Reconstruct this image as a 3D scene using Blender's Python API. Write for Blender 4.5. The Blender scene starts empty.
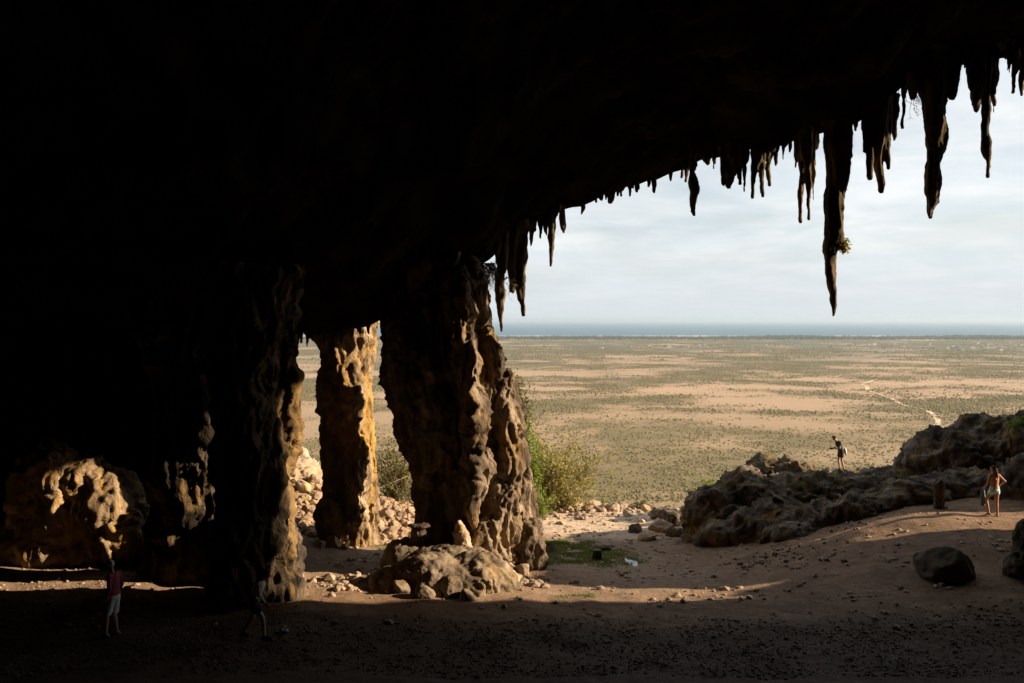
import bpy, math, random
import numpy as np
from mathutils import Vector, Matrix
random.seed(7)
RNG = np.random.default_rng(11)
SC = bpy.context.scene
COL = SC.collection
R = math.radians
F = 900.0; HX = 512.0; HY = 320.0; CZ = 7.6      # focal length in pixels, horizon, eye height
SUN_EL, SUN_AZ = 22.0, 89.0                      # azimuth measured from +Y towards +X
PLAIN_Z = CZ - 90.0

def P(px, py, Y):
    return np.array([(px - HX) / F * Y, Y, CZ - (py - HY) / F * Y])

# ------------------------------------------------------------------ noise
_perm = RNG.permutation(256); _perm = np.concatenate([_perm, _perm, _perm])
_g = RNG.normal(size=(256, 3)); _g /= np.linalg.norm(_g, axis=1)[:, None]
def gn(p):
    p = np.asarray(p, float); i = np.floor(p).astype(int); f = p - i
    u = f * f * f * (f * (f * 6 - 15) + 10)
    i &= 255; out = 0
    for dx in (0, 1):
        wx = u[:, 0] if dx else 1 - u[:, 0]
        for dy in (0, 1):
            wy = u[:, 1] if dy else 1 - u[:, 1]
            for dz in (0, 1):
                wz = u[:, 2] if dz else 1 - u[:, 2]
                h = _perm[_perm[_perm[(i[:, 0] + dx) & 255] + ((i[:, 1] + dy) & 255)] + ((i[:, 2] + dz) & 255)]
                d = f - np.array([dx, dy, dz])
                out = out + wx * wy * wz * np.einsum('ij,ij->i', _g[h], d)
    return out * 1.6
def fbm(p, scale=1.0, octv=4, off=0.0, gain=0.5):
    p = np.asarray(p, float) / np.asarray(scale, float) + off
    a = 1.0; s = 0; t = 0
    for k in range(octv):
        s = s + a * gn(p + 17.3 * k); t += a; a *= gain; p = p * 2.03
    return s / t
def ridged(p, scale=1.0, octv=3, off=0.0):
    p = np.asarray(p, float) / np.asarray(scale, float) + off
    a = 1.0; s = 0; t = 0
    for k in range(octv):
        s = s + a * (1 - 2.2 * np.abs(gn(p + 9.1 * k))); t += a; a *= 0.5; p = p * 2.1
    return s / t

# ------------------------------------------------------------------ mesh helpers
def mesh(name, V, Fc, mat=None, smooth=True):
    me = bpy.data.meshes.new(name)
    V = np.asarray(V, float)
    if isinstance(Fc, np.ndarray):
        n, k = Fc.shape
        me.vertices.add(len(V)); me.vertices.foreach_set('co', V.ravel())
        me.loops.add(n * k); me.loops.foreach_set('vertex_index', Fc.ravel().astype(np.int32))
        me.polygons.add(n); me.polygons.foreach_set('loop_start', np.arange(0, n * k, k, dtype=np.int32))
        me.update(calc_edges=True); me.validate()
    else:
        me.from_pydata([tuple(v) for v in V], [], [tuple(f) for f in Fc])
    if mat: me.materials.append(mat)
    me.polygons.foreach_set('use_smooth', [bool(smooth)] * len(me.polygons))
    me.update()
    return me
def link(name, me, parent=None, loc=None, rotz=0.0):
    o = bpy.data.objects.new(name, me); COL.objects.link(o)
    if parent: o.parent = parent
    if loc is not None: o.location = tuple(loc)
    o.rotation_euler = (0, 0, rotz)
    return o
def tag(o, label=None, cat=None, group=None, kind=None):
    if label: o['label'] = label
    if cat: o['category'] = cat
    if group: o['group'] = group
    if kind: o['kind'] = kind
    return o
def empty(name, loc, rotz=0.0):
    return link(name, None, None, loc, rotz)

def sphere(c, r, seg=18, rings=12, rot=None):
    c = np.asarray(c, float); r = np.broadcast_to(np.asarray(r, float), (3,))
    V = [[0, 0, 1]]
    for i in range(1, rings):
        t = math.pi * i / rings
        for j in range(seg):
            a = 2 * math.pi * j / seg
            V.append([math.sin(t) * math.cos(a), math.sin(t) * math.sin(a), math.cos(t)])
    V.append([0, 0, -1]); V = np.array(V) * r
    if rot is not None: V = V @ np.array(rot).T
    Fc = []
    for j in range(seg): Fc.append((0, 1 + j, 1 + (j + 1) % seg))
    for i in range(rings - 2):
        a = 1 + i * seg
        for j in range(seg):
            Fc.append((a + j, a + seg + j, a + seg + (j + 1) % seg, a + (j + 1) % seg))
    a = 1 + (rings - 2) * seg
    for j in range(seg): Fc.append((len(V) - 1, a + (j + 1) % seg, a + j))
    return V + c, Fc
def loft(path, rad, seg=14, fixed_z=False):
    """closed tube along path; rad = list of r or (rx, ry)"""
    path = np.asarray(path, float); V = []; n = len(path)
    up = np.array([0, 0, 1.0])
    for i in range(n):
        d = path[min(i + 1, n - 1)] - path[max(i - 1, 0)]
        L = np.linalg.norm(d); d = d / (L if L > 1e-9 else 1)
        if fixed_z: a, b = np.array([1.0, 0, 0]), np.array([0, 1.0, 0])
        else:
            ref = np.array([0, 1.0, 0]) if abs(d[1]) < 0.85 else np.array([1.0, 0, 0])
            a = np.cross(ref, d); a /= np.linalg.norm(a); b = np.cross(d, a)
        r = rad[i]; rx, ry = (r, r) if np.isscalar(r) else r
        for j in range(seg):
            t = 2 * math.pi * j / seg
            V.append(path[i] + a * math.cos(t) * rx + b * math.sin(t) * ry)
    Fc = []
    for i in range(n - 1):
        for j in range(seg):
            k = (j + 1) % seg
            Fc.append((i * seg + j, i * seg + k, (i + 1) * seg + k, (i + 1) * seg + j))
    Fc.append(tuple(range(seg))[::-1]); Fc.append(tuple((n - 1) * seg + j for j in range(seg)))
    return np.array(V), Fc
def capsule(p0, p1, r0, r1, seg=12):
    p0 = np.asarray(p0, float); p1 = np.asarray(p1, float)
    d = p1 - p0; L = np.linalg.norm(d); d = d / L
    pts, rr = [], []
    for t in (80, 55, 30): pts.append(p0 - d * r0 * math.sin(R(t))); rr.append(r0 * math.cos(R(t)))
    pts.append(p0); rr.append(r0); pts.append((p0 + p1) / 2); rr.append((r0 + r1) / 2); pts.append(p1); rr.append(r1)
    for t in (30, 55, 80): pts.append(p1 + d * r1 * math.sin(R(t))); rr.append(r1 * math.cos(R(t)))
    return loft(pts, rr, seg)
def join(parts):
    V = []; Fc = []; o = 0
    for v, f in parts:
        V.append(v); Fc += [tuple(i + o for i in q) for q in f]; o += len(v)
    return np.concatenate(V), Fc
def voxel(parts, size, smooth_it=0):
    """union of closed shapes as one continuous surface -> (V, F(quads))"""
    V, Fc = join(parts)
    me = mesh('tmp', V, Fc); o = bpy.data.objects.new('tmp', me); COL.objects.link(o)
    m = o.modifiers.new('r', 'REMESH'); m.mode = 'VOXEL'; m.voxel_size = size
    if smooth_it:
        s = o.modifiers.new('s', 'SMOOTH'); s.iterations = smooth_it; s.factor = 0.5
    dg = bpy.context.evaluated_depsgraph_get(); dg.update()
    ev = o.evaluated_get(dg); em = ev.to_mesh()
    n = len(em.vertices); co = np.empty(n * 3); em.vertices.foreach_get('co', co)
    no = np.empty(n * 3); em.vertices.foreach_get('normal', no)
    fl = np.empty(len(em.loops), np.int32); em.loops.foreach_get('vertex_index', fl)
    ls = np.empty(len(em.polygons), np.int32); em.polygons.foreach_get('loop_total', ls)
    ev.to_mesh_clear(); bpy.data.objects.remove(o); bpy.data.meshes.remove(me)
    assert (ls == 4).all()
    return co.reshape(-1, 3), fl.reshape(-1, 4), no.reshape(-1, 3)
def normals(V, Fc):
    a = V[Fc[:, 2]] - V[Fc[:, 0]]; b = V[Fc[:, 3 if Fc.shape[1] > 3 else 1]] - V[Fc[:, 1 if Fc.shape[1] > 3 else 0]]
    n = np.cross(a, b); N = np.zeros_like(V)
    for k in range(Fc.shape[1]): np.add.at(N, Fc[:, k], n)
    return N / np.maximum(np.linalg.norm(N, axis=1), 1e-9)[:, None]
def grid_faces(nu, nv):
    i = np.arange(nu * nv).reshape(nu, nv)
    return np.stack([i[:-1, :-1].ravel(), i[1:, :-1].ravel(), i[1:, 1:].ravel(), i[:-1, 1:].ravel()], 1)

# ------------------------------------------------------------------ materials
def newmat(name):
    m = bpy.data.materials.new(name); m.use_nodes = True
    nt = m.node_tree; b = nt.nodes['Principled BSDF']
    b.inputs['Roughness'].default_value = 0.9
    b.inputs['Specular IOR Level'].default_value = 0.2
    return m, nt, b
def N(nt, t, **kw):
    n = nt.nodes.new(t)
    for k, v in kw.items(): setattr(n, k, v)
    return n
def noise(nt, vec, scale, detail=5, rough=0.55, dist=0.0):
    n = N(nt, 'ShaderNodeTexNoise'); n.inputs['Scale'].default_value = scale
    n.inputs['Detail'].default_value = detail; n.inputs['Roughness'].default_value = rough
    n.inputs['Distortion'].default_value = dist
    nt.links.new(vec, n.inputs['Vector']); return n.outputs['Fac']
def ramp(nt, fac, stops):
    n = N(nt, 'ShaderNodeValToRGB'); cr = n.color_ramp
    while len(cr.elements) < len(stops): cr.elements.new(0.5)
    for e, (p, c) in zip(cr.elements, stops):
        e.position = p; e.color = (c, c, c, 1) if np.isscalar(c) else (*c, 1)
    nt.links.new(fac, n.inputs['Fac']); return n.outputs['Color']
def mix(nt, fac, a, b, mode='MIX'):
    n = N(nt, 'ShaderNodeMix', data_type='RGBA', blend_type=mode)
    for s, v in ((0, fac), (6, a), (7, b)):
        if hasattr(v, 'is_linked') or isinstance(v, bpy.types.NodeSocket): nt.links.new(v, n.inputs[s])
        else: n.inputs[s].default_value = v if s == 0 else (*v, 1)
    return n.outputs[2]
def mapping(nt, coord='Object', scale=(1, 1, 1)):
    tc = N(nt, 'ShaderNodeTexCoord'); mp = N(nt, 'ShaderNodeMapping')
    mp.inputs['Scale'].default_value = scale
    nt.links.new(tc.outputs[coord], mp.inputs['Vector']); return mp.outputs['Vector']
def geo_pos(nt, scale=(1, 1, 1)):
    g = N(nt, 'ShaderNodeNewGeometry'); mp = N(nt, 'ShaderNodeMapping'); mp.inputs['Scale'].default_value = scale
    nt.links.new(g.outputs['Position'], mp.inputs['Vector']); return mp.outputs['Vector']
def bump(nt, b, h, strength, dist):
    n = N(nt, 'ShaderNodeBump'); n.inputs['Strength'].default_value = strength; n.inputs['Distance'].default_value = dist
    nt.links.new(h, n.inputs['Height']); nt.links.new(n.outputs['Normal'], b.inputs['Normal']); return n

def rock_mat(name, dark, mid, pale, ochre=None, vstretch=0.35, patch=0.6, bd=0.06):
    m, nt, b = newmat(name); b.inputs['Specular IOR Level'].default_value = 0.0 if 'cave' in name or 'inner' in name else 0.1; b.inputs['Roughness'].default_value = 1.0
    v = geo_pos(nt); vs = geo_pos(nt, (1, 1, vstretch))
    n1 = noise(nt, vs, patch, 6, 0.62, 0.4)
    c = ramp(nt, n1, [(0.30, dark), (0.47, mid), (0.66, pale)])
    if ochre:
        n2 = noise(nt, vs, patch * 0.9, 4, 0.6, 0.8)
        c = mix(nt, ramp(nt, n2, [(0.50, 0.0), (0.64, 0.85)]), c, ochre)
    n3 = noise(nt, v, 3.1, 8, 0.7)
    c = mix(nt, 1.0, c, ramp(nt, n3, [(0.25, 0.55), (0.5, 0.95), (0.75, 1.25)]), 'MULTIPLY')
    nt.links.new(c, b.inputs['Base Color'])
    n4 = noise(nt, vs, 2.2, 9, 0.68, 0.3)
    vo = N(nt, 'ShaderNodeTexVoronoi', feature='DISTANCE_TO_EDGE'); vo.inputs['Scale'].default_value = 1.5
    dv = N(nt, 'ShaderNodeVectorMath', operation='ADD'); nn = N(nt, 'ShaderNodeTexNoise'); nn.inputs['Scale'].default_value = 2.0
    nt.links.new(v, nn.inputs['Vector']); nt.links.new(v, dv.inputs[0]); nt.links.new(nn.outputs['Color'], dv.inputs[1])
    nt.links.new(dv.outputs[0], vo.inputs['Vector'])
    cr = ramp(nt, vo.outputs['Distance'], [(0.0, 0.0), (0.09, 0.35)])
    h = mix(nt, 0.5, n4, cr, 'ADD')
    bump(nt, b, h, 1.0, bd)
    return m
M = {}
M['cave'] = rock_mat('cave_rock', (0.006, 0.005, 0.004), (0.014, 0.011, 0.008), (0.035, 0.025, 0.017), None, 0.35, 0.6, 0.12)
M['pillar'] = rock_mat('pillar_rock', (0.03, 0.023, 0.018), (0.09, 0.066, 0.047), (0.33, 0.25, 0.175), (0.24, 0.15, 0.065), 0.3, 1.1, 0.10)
M['dimpillar'] = rock_mat('inner_pillar_rock', (0.012, 0.010, 0.008), (0.03, 0.023, 0.017), (0.20, 0.15, 0.10), (0.24, 0.15, 0.06), 0.35, 1.1, 0.10)  # darker copy of pillar rock; shade of the left pillars put into the colour
M['ochre'] = rock_mat('ochre_rock', (0.04, 0.028, 0.018), (0.19, 0.13, 0.075), (0.44, 0.33, 0.21), (0.40, 0.235, 0.06), 0.35, 1.3, 0.09)
M['grey'] = rock_mat('grey_rock', (0.022, 0.018, 0.014), (0.075, 0.06, 0.046), (0.26, 0.21, 0.16), (0.19, 0.125, 0.05), 0.7, 1.3, 0.12)
M['boulder'] = rock_mat('tan_boulder', (0.20, 0.14, 0.10), (0.36, 0.26, 0.19), (0.50, 0.38, 0.28), (0.42, 0.30, 0.15), 1.0, 1.4, 0.03)
M['heap'] = rock_mat('flowstone', (0.05, 0.04, 0.03), (0.16, 0.12, 0.085), (0.30, 0.235, 0.17), (0.22, 0.15, 0.075), 0.8, 1.2, 0.06)
M['stal'] = rock_mat('stalactite_rock', (0.02, 0.017, 0.013), (0.06, 0.048, 0.035), (0.20, 0.145, 0.09), (0.12, 0.09, 0.03), 0.3, 1.3, 0.05)
M['darkboulder'] = rock_mat('dark_boulder', (0.03, 0.024, 0.018), (0.07, 0.053, 0.04), (0.15, 0.115, 0.085), None, 1.0, 1.0, 0.05)

def plain_mat_simple(name, col, rough=0.8, var=0.25, scale=20.0, spec=0.3):
    m, nt, b = newmat(name); b.inputs['Roughness'].default_value = rough; b.inputs['Specular IOR Level'].default_value = spec
    n = noise(nt, mapping(nt), scale, 4)
    c = mix(nt, 1.0, col, ramp(nt, n, [(0.3, 1 - var), (0.7, 1 + var)]), 'MULTIPLY')
    nt.links.new(c, b.inputs['Base Color']); return m

# ------------------------------------------------------------------ terrain height
_cp = np.array([
    (-24, -20, 6.0), (0, -20, 6.2), (24, -20, 6.0), (-22, 0, 5.2), (0, 0, 5.5), (22, 0, 5.4), (-18, 10, 2.6), (0, 10, 2.7), (18, 10, 2.8),
    (-14, 19.5, 0.0), (0, 19.5, 0.0), (14, 19.5, 0.1), (-13, 23, -0.05), (0, 23, -0.15), (9, 23, -0.05), (14, 23.5, 0.25),
    (-18, 26, 0.1), (-12, 26, 0.0), (-6.5, 25.5, -0.08), (-9, 29, -0.1), (-14, 31, 0.1),
    (0.2, 26.5, -0.42), (4.5, 26.4, -0.40), (0, 29, -0.45), (-3.5, 32, -0.6), (-6, 33, -0.6), (-7.5, 36, 0.0), (-8.6, 38, 0.9), (-5, 39, -0.6), (-3, 36, -1.0),
    (3, 33, -1.05), (3, 40, -1.6), (4, 46, -2.1), (-2, 44, -1.8), (-6, 46, -2.0), (8, 34, -1.15), (7.5, 30, -0.75), (6.5, 38, -1.4), (9, 46, -2.2),
    (8.5, 27, -0.15), (10.5, 27, 0.10), (12, 30, 0.48), (10, 31, -0.12), (10.5, 33.2, -0.35), (12.8, 34.6, -0.1), (14, 31, 0.85), (16.6, 31, 0.85), (18.5, 31, 0.9), (16, 27, 0.5), (19, 25, 0.7), (15, 34, 0.65), (20, 35, 1.2),
    (23, 28, 1.9), (24, 36, 2.4), (30, 30, 3.0), (30, 40, 2.5), (20, 45, -0.5), (28, 50, -1.5), (-14, 46, -1.0), (-20, 40, 0.5)])
def _tps(r): return r * r * np.log(np.maximum(r, 1e-6))
def _fit():
    X = _cp[:, :2]; n = len(X)
    K = _tps(np.linalg.norm(X[:, None] - X[None], axis=2)) + np.eye(n) * 2.0
    Pm = np.c_[np.ones(n), X]
    A = np.block([[K, Pm], [Pm.T, np.zeros((3, 3))]])
    return np.linalg.solve(A, np.r_[_cp[:, 2], 0, 0, 0])
_w = _fit()
def G0(x, y):
    x = np.atleast_1d(np.asarray(x, float)); y = np.atleast_1d(np.asarray(y, float))
    n = len(_cp); z = _w[n] + _w[n + 1] * x + _w[n + 2] * y
    for i in range(n):
        z = z + _w[i] * _tps(np.hypot(x - _cp[i, 0], y - _cp[i, 1]))
    return z
def G(x, y):
    x = np.atleast_1d(np.asarray(x, float)); y = np.atleast_1d(np.asarray(y, float))
    z = G0(x, y); p = np.stack([x, y, x * 0], 1)
    near = np.clip((24.0 - y) / 3.0, 0.35, 1)
    z = z + 0.13 * fbm(p, 2.2, 4, 3.1) + 0.03 * ridged(p, 1.1, 3, 2.2) + 0.055 * fbm(p, 0.45, 3, 8.2) * near + 0.035 * fbm(p, 0.9, 3, 5.2)
    e = np.clip((y - 48.0 - 1.5 * fbm(p, 6, 2)), 0, None)
    return z - 0.42 * e
def g(x, y): return float(G(x, y)[0])

def attr(me, name, vals):
    a = me.attributes.new(name, 'FLOAT', 'POINT'); a.data.foreach_set('value', np.asarray(vals, np.float32))

# ------------------------------------------------------------------ cave floor
MOSS = [(-4.35, 33.6, 1.1, 1.6, 1.0), (2.3, 33.0, 2.5, 2.8, 1.0), (1.6, 35.2, 2.0, 1.6, 0.9), (-0.65, 27.3, 0.6, 0.5, 1.0), (1.9, 26.0, 0.6, 0.4, 0.9), (-0.9, 28.3, .5, .5, 1),
        (12.6, 33.0, 2.0, 1.0, 0.3), (-4.6, 30.5, 1.2, .6, .3), (-7.7, 27.0, 0.9, 0.8, .3)]
def mossf(x, y):
    m = np.zeros_like(x)
    for mx, my, rx, ry, s in MOSS:
        m = np.maximum(m, s * np.clip(1.2 - np.hypot((x - mx) / rx, (y - my) / ry), 0, 1))
    return np.clip(m * 1.6 * (.55 + 1.5 * fbm(np.stack([x, y, x * 0], 1), .7, 4, 4.0)), 0, 1)
def build_floor():
    xs = np.arange(-30, 36.01, 0.13)
    ys = np.concatenate([np.arange(-26, 17, 0.6), np.arange(17, 50, 0.10), np.arange(50, 60, 0.35)])
    X, Y = np.meshgrid(xs, ys, indexing='ij')
    Z = G(X.ravel(), Y.ravel())
    V = np.stack([X.ravel(), Y.ravel(), Z], 1)
    m, nt, b = newmat('cave_floor_earth')
    v = geo_pos(nt)
    n1 = noise(nt, v, 0.8, 9, 0.68, 0.5); n2 = noise(nt, v, 5.0, 8, 0.7)
    c = ramp(nt, n1, [(0.3, (0.14, 0.086, 0.052)), (0.5, (0.22, 0.135, 0.082)), (0.7, (0.31, 0.198, 0.122))])
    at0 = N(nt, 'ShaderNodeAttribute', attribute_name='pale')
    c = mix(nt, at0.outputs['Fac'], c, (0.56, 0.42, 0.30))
    at = N(nt, 'ShaderNodeAttribute', attribute_name='dung_shade')
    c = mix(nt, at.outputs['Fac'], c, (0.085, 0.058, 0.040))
    at2 = N(nt, 'ShaderNodeAttribute', attribute_name='moss')
    n5 = noise(nt, v, 2.5, 6, 0.7)
    ml = N(nt, 'ShaderNodeMath', operation='MULTIPLY'); nt.links.new(at2.outputs['Fac'], ml.inputs[0])
    nt.links.new(ramp(nt, n5, [(0.3, 0.5), (0.5, 1.0)]), ml.inputs[1])
    c = mix(nt, ml.outputs[0], c, (0.15, 0.155, 0.055))
    c = mix(nt, 1.0, c, ramp(nt, n2, [(0.28, 0.55), (0.5, 0.95), (0.7, 1.2)]), 'MULTIPLY')
    nt.links.new(c, b.inputs['Base Color'])
    bump(nt, b, noise(nt, v, 4.0, 12, 0.75), 1.0, 0.12)
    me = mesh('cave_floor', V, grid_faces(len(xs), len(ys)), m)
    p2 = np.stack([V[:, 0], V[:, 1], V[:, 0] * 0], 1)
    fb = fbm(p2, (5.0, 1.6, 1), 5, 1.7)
    attr(me, 'dung_shade', np.clip((24.0 + 1.6 * fb + 0.10 * V[:, 0].clip(-20, 0) * -0.5 - V[:, 1]) / 1.6, 0, 1) * 0.9)  # dung, widened to paint the shaded cave floor darker as well
    attr(me, 'moss', mossf(V[:, 0], V[:, 1]))
    pale = np.maximum(np.clip((V[:, 1] - 36.0 + 2 * fb) / 2.5, 0, 1), .25 * np.clip((V[:, 1] - 25) / 1.5, 0, 1) * np.clip((8 - V[:, 0]) / 4, 0, 1))  # pale terrace soil; second term lightens the soil where the sun strip falls
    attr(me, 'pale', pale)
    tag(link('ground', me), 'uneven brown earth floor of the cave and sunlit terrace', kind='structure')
build_floor()

# ------------------------------------------------------------------ lip of the roof
LIP = [(-360, 400, 36), (0, 380, 36), (150, 350, 35), (230, 345, 32.5), (286, 338, 31.6), (300, 335, 31.6), (318, 335, 31.6), (345, 332, 31.6), (368, 326, 31.6), (384, 318, 31.4), (402, 300, 31), (445, 272, 31), (470, 270, 31), (488, 262, 31),
       (510, 238, 31.5), (530, 226, 32), (556, 212, 32), (582, 205, 32), (611, 192, 32), (656, 181, 32), (685, 170, 32), (701, 162, 32), (718, 159, 31.5), (745, 153, 31),
       (774, 150, 31), (800, 140, 31), (822, 133, 30.5), (856, 124, 30.5), (885, 104, 30), (910, 80, 30), (946, 68, 30), (969, 65, 29.5), (1024, 57, 29)]
_lx = [P(a, b, c) for a, b, c in LIP] + [np.array([18.5, 28.3, 17.2]), np.array([22, 27.5, 19.4]), np.array([25.5, 28.0, 20.4]), np.array([27, 30.5, 20.6]), np.array([30, 30.5, 20.8]), np.array([31.5, 24.2, 20.8]), np.array([60, 24.2, 21.0])]  # unseen lip past the frame, shaped to shade stalactites and admit sun
_lx = np.array(_lx)
def lipY(x): return np.interp(x, _lx[:, 0], _lx[:, 1])
def lipZ(x): return np.interp(x, _lx[:, 0], _lx[:, 2])
def ceil0(x, y):
    d = np.clip(lipY(x) - y, 0, None)
    rise = 5.5 * (1 - np.exp(-d / 14.0)) + 0.10 * np.clip(d - 8, 0, 14)
    low = np.clip((-x - 2) / 8, 0, 1)
    return lipZ(x) + rise * (1 - .45 * low) + low * 1.0 * (1 - np.exp(-d / 9.0))
def build_roof():
    xs = np.concatenate([np.arange(-60, -18, 1.0), np.arange(-18, 22, 0.14), np.arange(22, 60, 1.0)])
    dd = np.concatenate([np.arange(0, 4, 0.14), np.arange(4, 16, 0.25), np.arange(16, 66, 0.8)])
    X, D = np.meshgrid(xs, dd, indexing='ij')
    Y = lipY(X) - D; Z = ceil0(X, Y)
    p = np.stack([X.ravel(), Y.ravel(), Z.ravel()], 1)
    amp = np.clip(D.ravel() / 2.5, 0.10, 1)
    n = (1.0 * fbm(p, 5.0, 3, 2.2) + 0.55 * ridged(p, 1.6, 3, 4.0)) * amp + 0.14 * fbm(p, 0.5, 3, 1) * np.clip(D.ravel() * 2, 0.5, 1)
    Z = Z + n.reshape(Z.shape) + 0.0
    # outer cliff face above the lip
    hs = np.array([0.12, 0.5, 1.2, 2.5, 4.5, 7, 11, 16, 22, 30])
    X2, H2 = np.meshgrid(xs, hs[::-1], indexing='ij')
    p2 = np.stack([X2.ravel(), X2.ravel() * 0, H2.ravel()], 1)
    Y2 = lipY(X2) + 0.35 * np.sqrt(H2) + (0.5 * fbm(p2, 3.0, 3)).reshape(X2.shape) * np.clip(H2 / 3, 0, 1) + 0.3
    Z2 = Z[:, :1] + H2
    Yt = np.repeat(np.array([[-34.0]]), len(xs), 0); Zt = Z2[:, :1]
    XA = np.concatenate([X2[:, :1], X2, X], 1); YA = np.concatenate([Yt, Y2, Y], 1); ZA = np.concatenate([Zt, Z2, Z], 1)
    V = np.stack([XA.ravel(), YA.ravel(), ZA.ravel()], 1)
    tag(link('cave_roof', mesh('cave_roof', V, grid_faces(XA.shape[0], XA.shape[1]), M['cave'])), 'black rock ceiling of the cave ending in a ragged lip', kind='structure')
build_roof()
def roofz(x, y): return float(ceil0(np.array(x), np.array(y)))

# ------------------------------------------------------------------ cave walls
def wall_sheet(name, plan, z0, ztop, label, mat='cave', amp=1.0, thick=None):
    plan = np.array(plan, float); seg = np.r_[0, np.cumsum(np.linalg.norm(np.diff(plan, axis=0), axis=1))]
    s = np.arange(0, seg[-1], 0.3); X = np.interp(s, seg, plan[:, 0]); Y = np.interp(s, seg, plan[:, 1])
    dx = np.gradient(X); dy = np.gradient(Y); L = np.hypot(dx, dy); nx, ny = -dy / L, dx / L
    t = np.linspace(0, 1, 60)
    zt = np.array([ztop(a, b) for a, b in zip(X, Y)])
    XX = np.repeat(X[:, None], 60, 1); YY = np.repeat(Y[:, None], 60, 1); ZZ = z0 + (zt[:, None] - z0) * t[None]
    p = np.stack([XX.ravel(), YY.ravel(), ZZ.ravel() * 0.45], 1)
    d = (1.1 * fbm(p, 3.5, 3, 6.0) + 0.5 * ridged(p, 1.3, 3, 2.0)) * amp
    XX = XX + nx[:, None] * d.reshape(XX.shape); YY = YY + ny[:, None] * d.reshape(XX.shape)
    YY = YY - 1.15 * np.clip((ZZ - 12.8) / 1.2, 0, 1) * (XX > 21)  # unseen wall recess, carved to let sun reach the left pillar
    V = np.stack([XX.ravel(), YY.ravel(), ZZ.ravel()], 1)
    o = link(name, mesh(name, V, grid_faces(len(s), 60), M[mat]))
    tag(o, label, kind='structure'); return o
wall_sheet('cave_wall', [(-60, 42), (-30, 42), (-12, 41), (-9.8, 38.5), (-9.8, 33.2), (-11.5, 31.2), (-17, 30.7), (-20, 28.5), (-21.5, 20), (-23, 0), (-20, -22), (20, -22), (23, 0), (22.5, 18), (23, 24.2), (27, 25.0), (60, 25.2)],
           -3, lambda x, y: 26.0, 'rough dark rock walls closing the cave at the sides and back')

# ------------------------------------------------------------------ rock masses (each one continuous mesh)
def rockmass(name, parts, vox, label, cat, mat, amp=(0.3, 0.12, 0.035), sc=(1.3, 0.5, 0.16), vert=1.0, group=None, loc=None, seed=0.0, parent=None, smooth_it=1, flute=0.0, plate=0.30):
    V, Fc, no = voxel(parts, vox, smooth_it)
    wp = V + 0.25 * sc[0] * np.stack([gn(V / sc[0] + 5.5), gn(V / sc[0] + 21.5), gn(V / sc[0] + 41.5)], 1)
    q = wp * np.array([1, 1, vert]) + seed * 3.7; q2 = wp * np.array([1, 1, 0.5 + vert * .5]) + seed * 2.1
    rg = ridged(q, sc[1], 4, 1.3); pk = np.clip(fbm(q2, sc[1] * .8, 3, 6.6) - .12, 0, None)
    d = amp[0] * fbm(q, sc[0], 3, 0.7) + amp[1] * (rg - .3) * (1 + .6 * fbm(q2, sc[0], 2)) - 1.5 * amp[1] * pk + amp[2] * fbm(q2, sc[2], 3, 2.9) + .8 * amp[2] * ridged(q, sc[2] * 1.4, 2, 3.3)
    pl = fbm(wp * np.array([1, 1, .8 + .5 * vert]) + seed, sc[0] * .75, 4, 15.5, .6) * 6; fl = np.floor(pl); fr = pl - fl
    d = d + plate * sc[1] * (fl + np.clip((fr - .5) * 5 + .5, 0, 1)) / 6
    if flute:
        qh = wp * np.array([1, 1, .12]) + seed; d = d + flute * .55 * (ridged(qh, .24, 2, 1.7) - .3)
        qf = wp * np.array([1, 1, .22]) + seed; qg = wp * np.array([1, 1, .45]) + seed
        d = d + flute * (ridged(qf, .55, 3, 7.7) - .3) * (.7 + .8 * fbm(q2, 1.2, 2, 3)) - flute * 1.4 * np.clip(fbm(qg, .5, 3, 12.2) - .15, 0, None)
    V = V + no * d[:, None]
    if loc is None: loc = np.array([V[:, 0].mean(), V[:, 1].mean(), V[:, 2].min()])
    o = link(name, mesh(name, V - np.asarray(loc), Fc, M[mat]), parent, loc)
    if parent is None: tag(o, label, cat, group)
    return o
def E(px, py, Y, rx, ry=None, rz=None):
    ry = ry or rx; rz = rz or rx
    return sphere(P(px, py, Y), (rx, ry, rz))
def profile_loft(rows, Y, depth=0.75, seg=26, lean=0.0):
    """rows: (py, left px, right px) -> tube with those widths at distance Y"""
    rows = sorted(rows); py = np.array([r[0] for r in rows], float); l = [r[1] for r in rows]; r_ = [r[2] for r in rows]
    yy = np.arange(py[0], py[-1] + 0.1, 4.0); L = np.interp(yy, py, l); Rr = np.interp(yy, py, r_)
    path = []; rad = []
    for a, b, c in zip(yy, L, Rr):
        q = P((b + c) / 2, a, Y); path.append(q); w = (c - b) / 2 / F * Y; rad.append((w, max(w * depth, 0.15)))
    return loft(path, rad, seg, fixed_z=True)

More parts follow.
